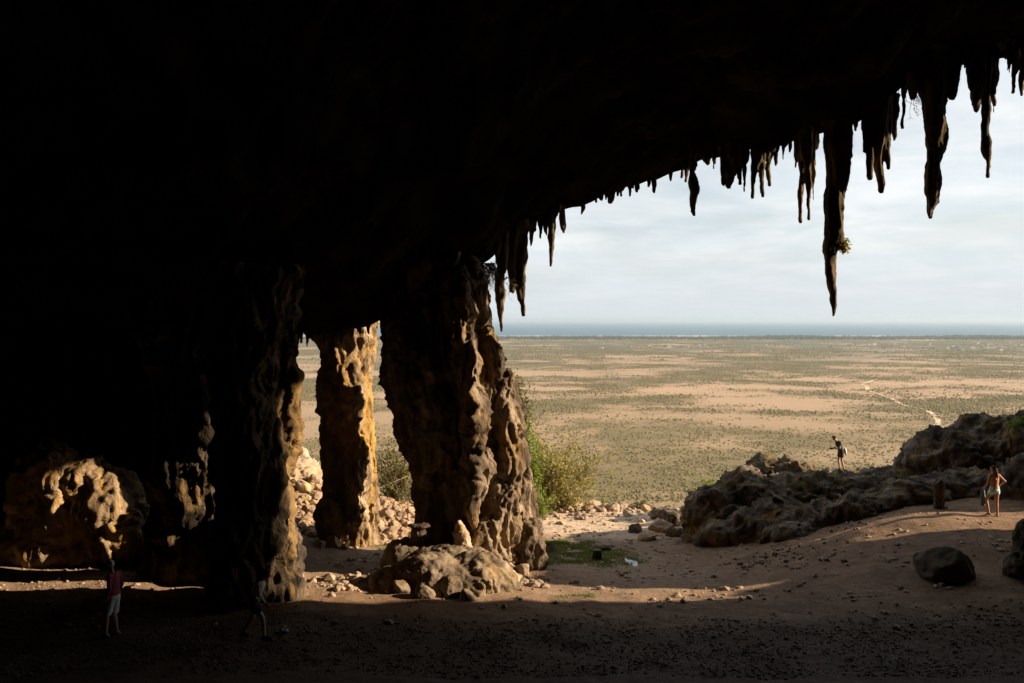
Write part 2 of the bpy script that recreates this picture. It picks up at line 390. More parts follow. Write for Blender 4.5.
# big pillar
big = [profile_loft([(262, 398, 478), (285, 398, 476), (305, 394, 482), (328, 386, 486), (345, 383, 490), (372, 383, 501), (404, 393, 509), (433, 398, 517), (459, 408, 521),
                     (480, 414, 528), (506, 416, 528), (530, 416, 530), (553, 410, 540), (575, 400, 546), (590, 400, 546)], 30.6, 0.80)]
big += [E(470, 300, 30.2, .45, .5, 1.6), E(455, 330, 29.5, .4, .4, 2.6), E(488, 400, 29.6, .55, .7, 2.4), E(505, 450, 29.6, .6, .8, 2.6), E(482, 470, 29.1, .45, .5, 2.3), E(420, 380, 29.6, .8, .8, 2.2),
        E(430, 430, 29.4, .6, .7, 1.8), E(474, 440, 28.7, .33, .55, 3.2), E(463, 345, 29.1, .33, .5, 2.2), E(490, 545, 28.6, .5, .5, 1.0), E(500, 520, 29.2, .6, .7, 1.6), E(528, 548, 29.6, .55, .7, 1.0), E(405, 345, 29.9, .6, .9, 1.3), E(517, 500, 30.0, .45, .7, 1.8)]
rockmass('rock_pillar', big, 0.05, 'largest rock pillar holding up the roof in the middle, its right flank sunlit', 'rock pillar', 'pillar', (0.22, 0.12, 0.07), (1.6, 0.9, 0.24), 0.30, flute=.22)
# rocks sticking out of the pillar's top right
# slim column
slim = [profile_loft([(300, 310, 384), (325, 314, 376), (337, 316, 374), (351, 322, 372), (386, 320, 369), (416, 321, 371), (433, 322, 373), (459, 324, 374), (489, 325, 375), (520, 327, 376), (545, 325, 377), (560, 318, 380)], 33.2, 0.8),
        E(350, 400, 32.6, .5, .5, 1.8), E(358, 470, 32.6, .45, .5, 2.2), E(330, 520, 32.6, .5, .5, .9), E(338, 370, 32.7, .5, .5, 1.2)]
rockmass('rock_pillar', slim, 0.055, 'slim ochre rock column lit along its right half, left of the largest pillar', 'rock pillar', 'ochre', (0.14, 0.12, 0.07), (1.0, 0.6, 0.2), 0.3, seed=1, flute=.14)
# left dark pillar with a flowing foot
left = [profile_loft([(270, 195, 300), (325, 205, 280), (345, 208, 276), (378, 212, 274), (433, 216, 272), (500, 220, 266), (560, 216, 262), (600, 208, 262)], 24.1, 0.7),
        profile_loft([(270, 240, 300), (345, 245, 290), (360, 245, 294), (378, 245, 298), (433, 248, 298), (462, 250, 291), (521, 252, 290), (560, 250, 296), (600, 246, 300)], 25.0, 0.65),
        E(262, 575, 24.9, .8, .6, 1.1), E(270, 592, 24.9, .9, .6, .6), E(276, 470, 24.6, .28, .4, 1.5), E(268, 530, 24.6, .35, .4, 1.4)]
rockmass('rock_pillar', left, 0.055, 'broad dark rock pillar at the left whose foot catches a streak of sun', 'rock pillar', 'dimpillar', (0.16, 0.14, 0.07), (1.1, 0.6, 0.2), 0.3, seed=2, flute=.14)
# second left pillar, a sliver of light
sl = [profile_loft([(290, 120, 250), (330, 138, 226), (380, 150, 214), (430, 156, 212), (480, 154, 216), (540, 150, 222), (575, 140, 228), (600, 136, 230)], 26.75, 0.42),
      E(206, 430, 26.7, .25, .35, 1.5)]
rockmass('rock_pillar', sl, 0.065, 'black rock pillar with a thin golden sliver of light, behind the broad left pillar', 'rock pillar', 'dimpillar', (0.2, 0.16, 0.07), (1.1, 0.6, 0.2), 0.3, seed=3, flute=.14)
# left mound
md = [E(70, 515, 28.9, 1.8, 1.3, 1.6), E(42, 490, 28.9, .9, 1.1, 1.3), E(105, 510, 28.8, 1.0, 1.2, 1.3), E(60, 550, 28.9, 2.4, 1.3, 1.3), E(125, 540, 28.8, 1.1, 1.2, 1.2), E(40, 462, 28.9, .5, .5, .7), E(85, 480, 28.7, .8, .9, .8), E(55, 478, 28.6, .9, 1.0, 1.0)]
rockmass('rock_mound', md, 0.07, 'rounded flowstone mound at the far left with sunlight along its top', 'rock', 'ochre', (0.24, 0.14, 0.07), (1.2, 0.6, 0.2), 0.5, seed=4, flute=.18)
rockmass('rock_mound', [E(185, 560, 28.6, 1.4, .8, 1.0), E(225, 570, 27.6, 1.0, .8, .7), E(262, 560, 26.8, 1.1, .9, 1.9), E(272, 565, 26.95, .7, .7, .9), sphere((-7.9, 28.3, 1.2), (.7, .8, 2.0))], 0.07, 'low dark rock heap between the two left pillars, with added hidden lobes casting shade', 'rock', 'darkboulder', (0.25, 0.2, 0.05), (1.0, 0.5, 0.18), 0.8, seed=5)  # rear lobes behind the broad pillar are added, unseen, to shade mound and sliver
# boulder heap at the foot of the big pillar
hp = [E(430, 592, 26.6, 1.5, 1.0, 1.1), E(398, 594, 26.6, .8, .8, .85), E(475, 587, 27.0, 1.3, 1.0, 1.0), E(450, 568, 27.7, 1.5, 1.0, .7), E(410, 560, 28.2, .8, .8, .6), E(498, 585, 28.1, .9, .9, .6), E(478, 602, 26.3, .5, .5, .5)]
rockmass('boulder', hp, 0.055, 'broad flowstone boulder lying in front of the largest pillar, bright on its right side', 'boulder', 'heap', (0.22, 0.06, 0.03), (0.9, 0.5, 0.16), 0.9, seed=6)
rockmass('stalagmite', [profile_loft([(524, 412, 424), (535, 412, 426), (548, 409, 430), (562, 404, 436)], 28.1, .9), E(419, 526, 28.1, .36, .25, .06)], 0.035, 'stubby dark stalagmite with a flat cap at the left foot of the largest pillar', 'stalagmite', 'pillar', (0.05, 0.04, 0.015), (.5, .25, .1), 1, seed=7)
rockmass('stalagmite', [profile_loft([(521, 457, 461), (530, 455, 466), (533, 452, 470), (541, 455, 470), (560, 452, 476)], 28.0, .8)], 0.03, 'small pale pointed stone standing on the boulder before the largest pillar', 'stalagmite', 'boulder', (0.04, 0.04, 0.015), (.5, .25, .1), 1, seed=8)

# right outcrop
oc = [E(722, 520, 37.0, 1.5, 1.6, 1.4), E(708, 545, 36.2, .9, 1.0, .9), E(745, 510, 37.5, 1.6, 1.7, 1.6), E(765, 490, 42.5, 1.5, 1.6, 1.55), E(748, 487, 42.0, .9, 1.2, 1.1), E(792, 490, 42, 1.6, 1.6, 1.35),
      E(775, 515, 37, 1.6, 1.6, 1.3), E(808, 505, 37.5, 2.0, 1.8, 1.3), E(838, 507, 39.5, 2.0, 2.2, 1.25), E(845, 495, 43.5, 2.2, 2.6, 1.1), E(868, 505, 37.5, 2.0, 1.8, 1.2), E(888, 500, 39.5, 1.9, 2.0, 1.3),
      E(800, 532, 35.0, 1.3, 1.1, .9), E(835, 528, 34.8, 1.4, 1.1, .8), E(900, 505, 36.5, 1.4, 1.4, 1.0), E(690, 548, 37.5, .9, .9, .6), E(725, 542, 35.6, 1.2, 1.0, .9), E(762, 535, 35.2, 1.5, 1.2, 1.1), E(790, 540, 34.0, 1.4, 1.0, .8), E(868, 515, 34.4, 1.5, 1.1, .9), E(840, 522, 33.8, 1.5, 1.0, .9), E(885, 512, 34.2, 1.3, .9, .8), E(912, 506, 34.8, 1.5, 1.0, .9), E(800, 540, 33.5, 1.2, .9, .7)]
rockmass('rock_outcrop', oc, 0.085, 'long grey rock outcrop with wrinkled sides where a man stands on top', 'rock outcrop', 'grey', (0.40, 0.22, 0.08), (2.0, 1.0, 0.3), 1.5, seed=9, plate=.5)
ocb = [E(965, 480, 38.5, 2.6, 2.2, 2.4), E(1000, 468, 38.5, 3.0, 2.5, 2.3), E(1040, 475, 38, 3.2, 2.6, 2.6), E(935, 485, 39, 1.8, 1.8, 1.6), E(1075, 470, 37, 3.2, 2.6, 3.0), E(1110, 460, 37, 3.2, 2.6, 3.6),
       E(1000, 505, 35.2, 3.4, 1.6, 1.5), E(950, 505, 36, 2.0, 1.5, 1.2), E(1050, 500, 34, 2.4, 1.6, 1.9)]
rockmass('rock_outcrop', ocb, 0.10, 'high dark rock hump rising to the right edge behind the standing woman', 'rock outcrop', 'grey', (0.45, 0.24, 0.08), (2.4, 1.2, 0.3), 1.5, seed=10, plate=.5)
# added screen right of the frame: unseen ridge and overhang shaped to block sun
rockmass('rock_outcrop', [sphere((26.5, 34.9, 4.6), (2.4, 2.3, 5.3)), sphere((27.5, 37.0, 3.5), (2.6, 1.8, 5.2)), sphere((24.8, 28.35, 4.8), (1.8, 1.2, 4.7)), sphere((24.5, 26.2, 3.2), (2.0, 1.3, 3.95)), sphere((28.5, 39.0, 1), (3.0, 1.6, 4.0)), sphere((25.5, 31.0, 1.0), (2.6, 3, 2.2)),
  sphere((25.0, 30.3, 7.7), (1.6, 2.8, 1.7)), sphere((25.5, 33.3, 3), (2.2, 1.7, 4.5)), sphere((25.4, 32.6, 7.6), (1.6, 1.6, 1.9))],
         0.16, 'unseen added rock ridge and overhang beyond the right edge that screens the low sun', 'rock outcrop', 'grey', (0.3, 0.25, 0.06), (2.0, 0.8, 0.22), 0.8, seed=11)
rockmass('boulder', [E(1034, 575, 25.5, .75, .7, .9), E(1030, 550, 25.8, .45, .5, .9), E(1045, 590, 25.2, .9, .7, .7)], 0.05, 'tall dark boulder cut off by the right edge of the view', 'boulder', 'darkboulder', (0.12, 0.08, 0.02), (.6, .3, .1), 1, seed=13)
rockmass('stalagmite', [profile_loft([(479, 938, 940), (483, 935, 943), (495, 934, 944), (516, 933, 945), (524, 931, 947)], 32.3, .8)], 0.03, 'upright tooth-shaped stone standing free near the woman', 'stalagmite', 'grey', (0.03, 0.03, 0.01), (.5, .25, .1), 1, seed=14)

# ------------------------------------------------------------------ loose boulders
def boulder(px, py, w, Y, label, group=None, mat='boulder', flat=0.7, seed=0, sink=0.0):
    c = P(px, py, Y); r = w / 2 / F * Y
    z = g(c[0], c[1]) + r * flat * 0.45 - sink
    rs = np.random.default_rng(seed)
    parts = [sphere((c[0], c[1], z), (r, r * .9, r * flat)), sphere((c[0] + r * .35, c[1] - r * .2, z - r * .15), (r * .65, r * .6, r * flat * .7), rot=Matrix.Rotation(rs.uniform(0, 3), 3, 'Z')),
             sphere((c[0] - r * .3, c[1] + r * .2, z + r * .15), (r * .6, r * .6, r * flat * .7))]
    V, Fc, no = voxel(parts, max(r / 9, 0.02), 0)
    q = (V + seed * 5.1)
    # facetted look: quantised planes from cell directions
    dirs = rs.normal(size=(9, 3)); dirs /= np.linalg.norm(dirs, axis=1)[:, None]
    cen = np.array([c[0], c[1], z]); rel = V - cen
    for dv in dirs:
        h = rel @ dv; lim = r * rs.uniform(0.5, 0.8) * (flat if abs(dv[2]) > .6 else 1)
        rel = rel - np.clip(h - lim, 0, None)[:, None] * dv * 0.92
    V = rel + cen + no * (0.13 * r * fbm(q, r * .6, 4)[:, None] + 0.06 * r * (ridged(q, r * .35, 3) - .3)[:, None])
    loc = (c[0], c[1], g(c[0], c[1]))
    o = link('boulder', mesh('boulder', V - np.array(loc), Fc, M[mat]), None, loc)
    return tag(o, label, 'boulder', group)
sd = 100
boulder(941, 575, 64, 25.7, 'big dark boulder alone on the slope below the standing woman', mat='darkboulder', flat=.78, seed=157, sink=.22)
boulder(965, 580, 15, 25.4, 'small dark stone at the right foot of the big lone boulder', mat='darkboulder', flat=.7, seed=153)
for i, (px, py, w, Y) in enumerate([(566, 503, 14, 46.5), (577, 508, 18, 46), (593, 506, 20, 46.5), (588, 515, 16, 45.2), (606, 508, 13, 46.2), (612, 515, 18, 45), (622, 511, 16, 46), (601, 517, 11, 44.6), (634, 508, 14, 46.5),
                                    (568, 513, 12, 45), (556, 510, 14, 45.5), (549, 514, 12, 45), (645, 512, 14, 46)]):
    sd += 1; boulder(px, py, w, Y, 'pale tan angular rock in the sunlit row along the terrace edge', 'rocks along the terrace edge', seed=sd)
boulder(563, 497, 12, 46.8, 'upright pinkish rock beside the dry bush at the terrace edge', seed=130, flat=1.2)
boulder(636, 540, 17, 38.5, 'dark rounded boulder alone left of the tumbled stones', mat='darkboulder', seed=131)
boulder(659, 522, 18, 42, 'grey slab tilted against the tumbled stones', mat='grey', seed=132, flat=.9)
boulder(672, 528, 26, 40, 'large grey tumbled stone at the left end of the outcrop', mat='grey', seed=133, flat=.95)
boulder(662, 538, 30, 38.5, 'broad brown stone lowest in the tumbled pile', mat='boulder', seed=134, flat=.7)
boulder(684, 514, 16, 42.5, 'small pale stone high on the tumbled pile', mat='boulder', seed=135, flat=.9)
boulder(648, 549, 26, 37.0, 'flat earthy rock in front of the tumbled pile', mat='boulder', seed=136, flat=.35)
boulder(549, 552, 15, 33.5, 'rounded grey stone at the right foot of the largest pillar', mat='grey', seed=137, flat=.9)
boulder(509, 562, 20, 28.9, 'pale rounded stone on the right side of the pillar foot', mat='boulder', seed=138, flat=.8)
boulder(521, 572, 24, 28.6, 'pale broken stone in the row below the pillar', mat='boulder', seed=139, flat=.7)
boulder(512, 586, 22, 27.6, 'cream rounded stone nearest the green tuft by the pillar', mat='boulder', seed=140, flat=.75)
for i, (px, py, w, Y) in enumerate([(450, 590, 30, 25.9), (484, 592, 26, 26.3), (505, 592, 22, 26.9), (402, 588, 24, 25.9), (425, 597, 22, 25.4), (468, 600, 18, 25.5), (385, 590, 18, 26.2)]):
    boulder(px, py, w, Y, 'broken brown rock fallen against the broad flowstone boulder', 'broken rocks around the flowstone boulder', mat='heap', seed=200 + i, flat=.85)
boulder(492, 550, 20, 28.9, 'tan stone wedged between the pillar and its boulder', mat='pillar', seed=141, flat=.9)
for i, (px, py, w, Y) in enumerate([(304, 462, 16, 38.5), (313, 478, 20, 37.8), (303, 490, 22, 37), (318, 505, 18, 36.5), (305, 515, 16, 36), (312, 528, 14, 35.2), (384, 500, 16, 38.5), (395, 508, 18, 38), (386, 518, 20, 37),
                                    (402, 516, 16, 37.5), (410, 510, 14, 38.5), (393, 528, 14, 36), (380, 530, 12, 35.6), (408, 526, 12, 36.5), (333, 530, 22, 32.0), (320, 540, 16, 31.6), (345, 548, 12, 31.8)]):
    sd += 1; boulder(px, py, w * .78, Y, 'sunlit orange-tan rock in the bank around the slim column', 'rocks banked around the slim column', seed=sd, flat=.9)
rockmass('rock_mound', [E(300, 495, 39.0, 1.2, 1.6, 1.6), E(312, 515, 38, 1.2, 1.2, 1.2), E(390, 528, 38.5, 1.1, 1.0, .7), E(290, 475, 40, 1.0, 1, 1.2), E(402, 532, 38, 1.0, 1.0, .6)], 0.08,
         'sunlit orange rock bank seen behind the slim column', 'rock', 'boulder', (0.25, 0.2, 0.05), (1.0, .5, .18), 1, seed=21)

# ------------------------------------------------------------------ stalactites
def stal(px, top, tip, w, Y, label, group='small stalactites along the roof lip', mids=None, extra=(), seed=0, mat='stal', cat='stalactite'):
    """w: width in px at the top; mids: [(py, centre px, width)]; extra: further tongues of the same body [(px, top, tip, w)]"""
    def tongue(px, top, tip, w, mids=None, yy=Y):
        rs = np.random.default_rng(int(px * 7 + tip))
        if mids is None:
            mids = [(top + (tip - top) * .3, px + rs.uniform(-.6, .6), w * .78), (top + (tip - top) * .6, px + rs.uniform(-.8, .8), w * .70), (top + (tip - top) * .85, px, w * .5)]
        rows = [(top - 14, px, w * 1.35), (top, px, w)] + list(mids) + [(tip, mids[-1][1] + rs.uniform(-.8, .8), max(1.8, min(w * .26, 4.0)))]
        a = np.array(rows); ys = np.linspace(a[0, 0], a[-1, 0], max(8, int((a[-1, 0] - a[0, 0]) / 3)))
        path = []; rad = []
        for q in ys:
            c = P(np.interp(q, a[:, 0], a[:, 1]) + .10 * w * float(gn(np.array([[q * .035, px * 1.7, 4.4]]))[0]), q, yy); ww = np.interp(q, a[:, 0], a[:, 2]) / 2 / F * yy * (1 + (0.22 * float(gn(np.array([[q * .045, px * 3.1, top * .3]]))[0]) ))
            path.append(c); rad.append((ww, max(ww * .8, .03)))
        return loft(path, rad, 12, fixed_z=True)
    if not extra and w >= 3.5 and tip - top > 14:
        rs = np.random.default_rng(int(px * 3)); extra = [(px + sg * w * rs.uniform(.35, .75), top - 2, top + (tip - top) * rs.uniform(.22, .5), w * rs.uniform(.4, .65)) for sg in ((-1, 1) if rs.uniform() < .6 else (rs.choice([-1, 1]),))]
    parts = [tongue(px, top, tip, w, mids)]
    for k, e in enumerate(extra): parts.append(tongue(*e[:4], yy=Y + ((k % 3) - 1) * 0.18))
    big = w > 9 or extra
    V, Fc, no = voxel(parts, 0.045 if big else 0.028, 0)
    q = V * np.array([1, 1, .2]) + seed; q3 = V * np.array([1, 1, .6]) + seed
    k = 1.0 if big else 0.5
    V = V + no * (k * (0.06 * fbm(q, .4, 3) + .08 * (ridged(q, .28, 3) - .3) + .05 * fbm(q3, .25, 3)))[:, None]
    loc = P(px, top, Y)
    o = link('stalactite', mesh('stalactite', V - loc, Fc, M[mat]), None, loc)
    return tag(o, label, cat, group)
stal(834, 130, 317, 21, 30, 'longest stalactite, thick shaft with a tuft of grass, hanging right of centre', None,
     [(160, 836, 22), (185, 837, 20), (210, 834, 17), (238, 833, 16), (255, 831, 13), (274, 832, 10), (295, 834, 6)], seed=1)
stal(931, 62, 219, 36, 29.3, 'massive dark wedge-shaped stalactite second longest on the right', None,
     [(80, 930, 32), (110, 935, 22), (152, 935, 16), (185, 935, 13), (202, 934, 10), (212, 931, 6)], seed=42)
stal(693, 150, 216, 4, 31, 'lone leaf-shaped stalactite on a thin neck', None, [(170, 692, 4), (182, 694, 8), (192, 695, 9), (204, 693.5, 6)], seed=3)
stal(729, 145, 188, 16, 31, 'wide ragged stalactite curtain with many teeth below the lip', None, None,
     [(742, 140, 168, 16), (757, 140, 172, 13), (768, 138, 163, 12), (733, 140, 172, 13), (739, 140, 184, 7), (745, 140, 192, 5), (753, 140, 198, 6), (762, 140, 197, 5.5), (769, 138, 186, 5), (735, 140, 176, 9), (723, 140, 186, 6), (776, 138, 166, 5), (783, 136, 160, 4)], seed=4)
stal(800, 130, 223, 9, 30.6, 'cluster of thin stalactites with two long fingers left of the longest one', None, [(155, 800, 7), (180, 801, 5), (205, 800, 4.5)],
     [(808, 130, 220, 8), (813, 130, 201, 6), (796, 130, 168, 6), (804, 125, 160, 20), (790, 128, 152, 6), (816, 125, 150, 8)], seed=5)
stal(878, 100, 193, 22, 30, 'broad stubby stalactite with a ridged yellowish right side', None, [(130, 877, 24), (150, 877, 18), (170, 879, 10), (184, 881, 6)],
     [(870, 110, 179, 13), (887, 110, 169, 9), (895, 108, 141, 8), (864, 112, 152, 7), (884, 110, 160, 14)], seed=6)
stal(903, 78, 129, 6, 30, 'short thin stalactite just right of the broad stubby one', None, seed=7)
stal(847, 120, 156, 6, 30.2, 'short pointed stalactite touching the right side of the longest one', None, seed=8)
stal(976, 60, 113, 13, 29.5, 'two-pronged dark stalactite close to the upper right corner', None, None, [(971, 60, 92, 7), (994, 58, 113, 8), (986, 58, 95, 9), (981, 60, 100, 8)], seed=9)
stal(989, 62, 177, 9, 29.2, 'long thin knobbly stalactite near the right edge', None, [(100, 986, 9), (130, 986, 8), (152, 987, 9), (165, 989, 5)], seed=10)
stal(1014, 55, 93, 6, 29, 'short stalactite second from the right edge', None, seed=11)
stal(1022, 52, 96, 7, 29, 'short stalactite at the right edge of the view', None, seed=12)
stal(1008, 52, 71, 5, 29, 'tiny tooth of rock on the roof lip', seed=13)
stal(500, 232, 332, 11, 30.8, 'long bent stalactite hanging just right of the largest pillar', None, [(262, 500, 7.5), (285, 499, 8.5), (300, 500, 9), (318, 501, 5.5)], seed=14)
stal(518, 222, 316, 17, 31.2, 'thick double stalactite with a long club-ended finger', None, [(250, 519, 15), (275, 519, 10), (295, 521, 7), (308, 523.5, 6)], [(512, 225, 292, 11), (508, 225, 270, 9), (524, 222, 262, 8)], seed=15)
for (px, top, tip, w, lab) in [(531, 218, 246, 6.5, None), (540, 214, 239, 6, None), (546, 210, 235, 5.5, None), (554, 206, 239, 5, None), (582, 198, 215, 6, None), (606, 188, 200, 5, None),
                               (630, 182, 197, 4, None), (648, 178, 187, 4, None), (655, 176, 187, 3.5, None), (670, 170, 181, 4, None), (682, 165, 178, 3, None), (714, 155, 169, 2.6, None),
                               (856, 118, 128, 5, None), (958, 62, 78, 5, None), (967, 60, 79, 4, None), (639, 180, 190, 3, None), (595, 192, 203, 5, None), (618, 186, 196, 5, None)]:
    stal(px, top, tip, w, float(lipY((px - HX) / F * 31.5)) - 0.2, 'tiny tooth of rock on the roof lip', seed=px)
for k in range(30):
    rs = np.random.default_rng(500 + k); px = float([600, 655, 705, 780, 850, 905, 965, 1010][k % 8] + rs.normal() * 16); X0 = (px - HX) / F * 31; py = HY - (float(lipZ(X0)) - CZ) * F / float(lipY(X0))
    stal(px, py - 8, py + 1.5 + 11 * float(rs.uniform()) ** 2.2, float(rs.uniform(2.5, 11)), float(lipY(X0)) - .15, 'tiny tooth of rock on the roof lip', seed=px)
stal(551, 206, 267, 4.5, 31.6, 'thin straight stalactite between the thick double one and the pale stub', None, [(225, 551, 4), (245, 551, 4.4), (258, 551.5, 3.4)], seed=30)
stal(562.5, 203, 234, 6, 31.8, 'short pale brown sunlit stalactite stub', None, [(215, 562, 6), (226, 563, 5)], seed=31, mat='pillar')
for (px, top, tip, w) in [(297.5, 332, 346, 5), (307, 330, 348, 6), (382.5, 316, 338, 5), (377, 314, 330, 4), (290, 333, 342, 5), (302, 332, 343, 4), (324, 328, 345, 7), (333, 328, 341, 6), (341, 328, 346, 8), (352, 324, 338, 7), (360, 322, 337, 6), (368, 320, 334, 6), (313, 328, 341, 6), (388, 310, 322, 6)]:
    stal(px, top, tip, w, 31.5, 'small rock tooth in the gaps beside the slim column', 'rock teeth beside the slim column', seed=px)
# odd stones jutting from pillar top right
for (px, py, w, lab) in [(483, 292, 9, 'small rounded knob jutting from the upper right of the largest pillar'), (484, 316, 10, 'yellowish knob jutting lower on the pillar right edge')]:
    rockmass('rock_ledge', [E(px, py, 30.4, w / 2 / F * 30.4, .3, .14), E(px - 4, py - 2, 30.5, .2, .25, .16)], 0.03, lab, 'rock', 'pillar', (.03, .02, .01), (.4, .2, .1), 1, seed=px)

exec_more = True
# ------------------------------------------------------------------ hillside, plain, beach, sea
def cover(x, y):
    """how thickly scrub covers the plain at (x, y), roughly -0.5..0.5"""
    q = np.stack([x * 1.0, y, x * 0], 1)
    return .62 * fbm(q, 330, 5, 3.9, .62) + .38 * fbm(q, 85, 4, 8.4, .6)
def build_far():
    xs = np.concatenate([np.linspace(-1500, -60, 40), np.arange(-58, 70, 2.0), np.linspace(75, 1500, 40)])
    ys = np.concatenate([np.arange(46, 120, 2.0), np.arange(120, 460, 8.0)])
    X, Y = np.meshgrid(xs, ys, indexing='ij'); p = np.stack([X.ravel(), Y.ravel(), X.ravel() * 0], 1)
    Z = -4.4 - 0.42 * (Y - 46) ; Z = Z.ravel() + fbm(p, 12, 4) * 2 * np.clip((Y.ravel() - 52) / 30, 0, 1)
    Z = np.maximum(Z, PLAIN_Z - 3)
    V = np.stack([X.ravel(), Y.ravel(), Z], 1)
    m, nt, b = newmat('hillside_scree'); v = geo_pos(nt)
    c = ramp(nt, noise(nt, v, 0.15, 8, .7), [(.35, (.14, .12, .06)), (.5, (.26, .20, .12)), (.7, (.36, .27, .18))]); nt.links.new(c, b.inputs['Base Color'])
    tag(link('hillside', mesh('hillside', V, grid_faces(len(xs), len(ys)), m)), 'steep slope falling from the cave to the plain', kind='structure')
    # plain
    m, nt, b = newmat('dry_plain')
    v = geo_pos(nt); vl = geo_pos(nt, (0.8, 0.8, 1))
    nA = noise(nt, vl, 0.0035, 10, 0.70, 0.6)      # big pale clearings
    nB = noise(nt, vl, 0.012, 10, 0.75, 0.3)
    nC = noise(nt, v, 0.085, 6, 0.7)              # scrub clumps
    nD = noise(nt, v, 0.30, 6, 0.7)
    soil = ramp(nt, nB, [(.40, (.13, .088, .038)), (.5, (.19, .130, .062)), (.60, (.31, .205, .118))])
    scrubc = ramp(nt, nD, [(.35, (.06, .053, .018)), (.65, (.115, .095, .036))])
    mask = ramp(nt, nC, [(.44, 0.0), (.52, 1.0)])
    maskA = ramp(nt, nA, [(.46, 1.0), (.54, 0.15)])
    mask = mix(nt, .45, mask, ramp(nt, nD, [(.46, 0.0), (.54, 1.0)]))
    mm = N(nt, 'ShaderNodeMath', operation='MULTIPLY'); nt.links.new(mask, mm.inputs[0]); nt.links.new(maskA, mm.inputs[1])
    c = mix(nt, mm.outputs[0], soil, scrubc)
    c = mix(nt, ramp(nt, nA, [(.53, 0.0), (.62, .8)]), c, (.38, .25, .155))
    ac = N(nt, 'ShaderNodeAttribute', attribute_name='cover'); ad = N(nt, 'ShaderNodeMath', operation='ADD')
    jt = N(nt, 'ShaderNodeMath', operation='MULTIPLY_ADD'); nt.links.new(nC, jt.inputs[0]); jt.inputs[1].default_value = .35; jt.inputs[2].default_value = -.175
    nt.links.new(ac.outputs['Fac'], ad.inputs[0]); nt.links.new(jt.outputs[0], ad.inputs[1])
    c = mix(nt, ramp(nt, ad.outputs[0], [(.33, .85), (.41, .55), (.52, 0.0)]), c, mix(nt, nD, (.30, .20, .12), (.42, .285, .185)))
    c = mix(nt, ramp(nt, ad.outputs[0], [(.50, 0.0), (.62, .65)]), c, mix(nt, nD, (.055, .052, .018), (.14, .11, .045)))
    # greener towards the coast
    g_ = N(nt, 'ShaderNodeNewGeometry'); sp = N(nt, 'ShaderNodeSeparateXYZ'); nt.links.new(g_.outputs['Position'], sp.inputs[0])
    mr = N(nt, 'ShaderNodeMapRange'); mr.inputs['From Min'].default_value = 1300; mr.inputs['From Max'].default_value = 3000; mr.inputs['To Max'].default_value = .92
    nt.links.new(sp.outputs['Y'], mr.inputs['Value'])
    ms = N(nt, 'ShaderNodeMath', operation='MULTIPLY'); nt.links.new(mr.outputs[0], ms.inputs[0]); nt.links.new(ramp(nt, noise(nt, vl, .006, 6, .65), [(.47, 1.0), (.57, 0.12)]), ms.inputs[1])
    c = mix(nt, ms.outputs[0], c, (.05, .065, .035))
    m2 = N(nt, 'ShaderNodeMapRange'); m2.inputs['From Min'].default_value = 550; m2.inputs['From Max'].default_value = 1100; m2.inputs['To Min'].default_value = .5; m2.inputs['To Max'].default_value = 0
    nt.links.new(sp.outputs['Y'], m2.inputs['Value'])
    c = mix(nt, m2.outputs[0], c, ramp(nt, nD, [(.35, (.10, .082, .03)), (.65, (.21, .155, .075))]))
    nt.links.new(c, b.inputs['Base Color'])
    bump(nt, b, nC, 0.8, 1.2)
    xs = np.concatenate([np.linspace(-9000, -3300, 12), np.linspace(-3200, 3200, 380), np.linspace(3300, 9000, 12)]); ys = np.concatenate([np.linspace(150, 2000, 190), np.linspace(2015, 5000, 170)])
    X, Y = np.meshgrid(xs, ys, indexing='ij'); V = np.stack([X.ravel(), Y.ravel(), np.full(X.size, PLAIN_Z)], 1)
    pm = mesh('plain', V, grid_faces(len(xs), len(ys)), m); attr(pm, 'cover', cover(V[:, 0], V[:, 1]) + .5)
    tag(link('plain', pm), 'dry coastal plain with scrub and pale clearings', kind='structure')
    # beach
    ms_ = plain_mat_simple('beach_sand', (.62, .55, .46), 1, .1, .01)
    V = [(-9000, 4740, PLAIN_Z + 1.2), (9000, 4740, PLAIN_Z + 1.2), (9000, 5150, PLAIN_Z + .2), (-9000, 5150, PLAIN_Z + .2)]
    tag(link('beach', mesh('beach', V, [(0, 1, 2, 3)], ms_)), 'pale strip of sand along the shore', kind='structure')
    m, nt, b = newmat('sea_water'); b.inputs['Base Color'].default_value = (.025, .095, .16, 1); b.inputs['Roughness'].default_value = .6
    b.inputs['Specular IOR Level'].default_value = .2; bump(nt, b, noise(nt, geo_pos(nt), .03, 6, .6), .6, 3)
    V = [(-90000, 5100, PLAIN_Z - .3), (90000, 5100, PLAIN_Z - .3), (90000, 70000, PLAIN_Z - .3), (-90000, 70000, PLAIN_Z - .3)]
    tag(link('sea', mesh('sea', V, [(0, 1, 2, 3)], m)), 'hazy blue sea meeting the sky', kind='structure')
    # tracks
    def track(pts, w, name='track'):
        pts = np.array([P(a, b_, 90 * F / (b_ - HY))[:2] for a, b_ in pts]); s = np.r_[0, np.cumsum(np.linalg.norm(np.diff(pts, axis=0), axis=1))]
        ss = np.linspace(0, s[-1], 160); X = np.interp(ss, s, pts[:, 0]); Y = np.interp(ss, s, pts[:, 1])
        X = X + 9 * fbm(np.stack([ss, ss * 0, ss * 0], 1), 60, 3); k = np.ones(9) / 9; Xs = np.convolve(np.pad(X, 4, 'edge'), k, 'valid'); Ys = np.convolve(np.pad(Y, 4, 'edge'), k, 'valid')
        dx = np.gradient(Xs); dy = np.gradient(Ys); L = np.hypot(dx, dy) + 1e-9
        rw = w / 2 * (1 + .35 * fbm(np.stack([Xs, Ys, Xs * 0], 1), 25, 3))
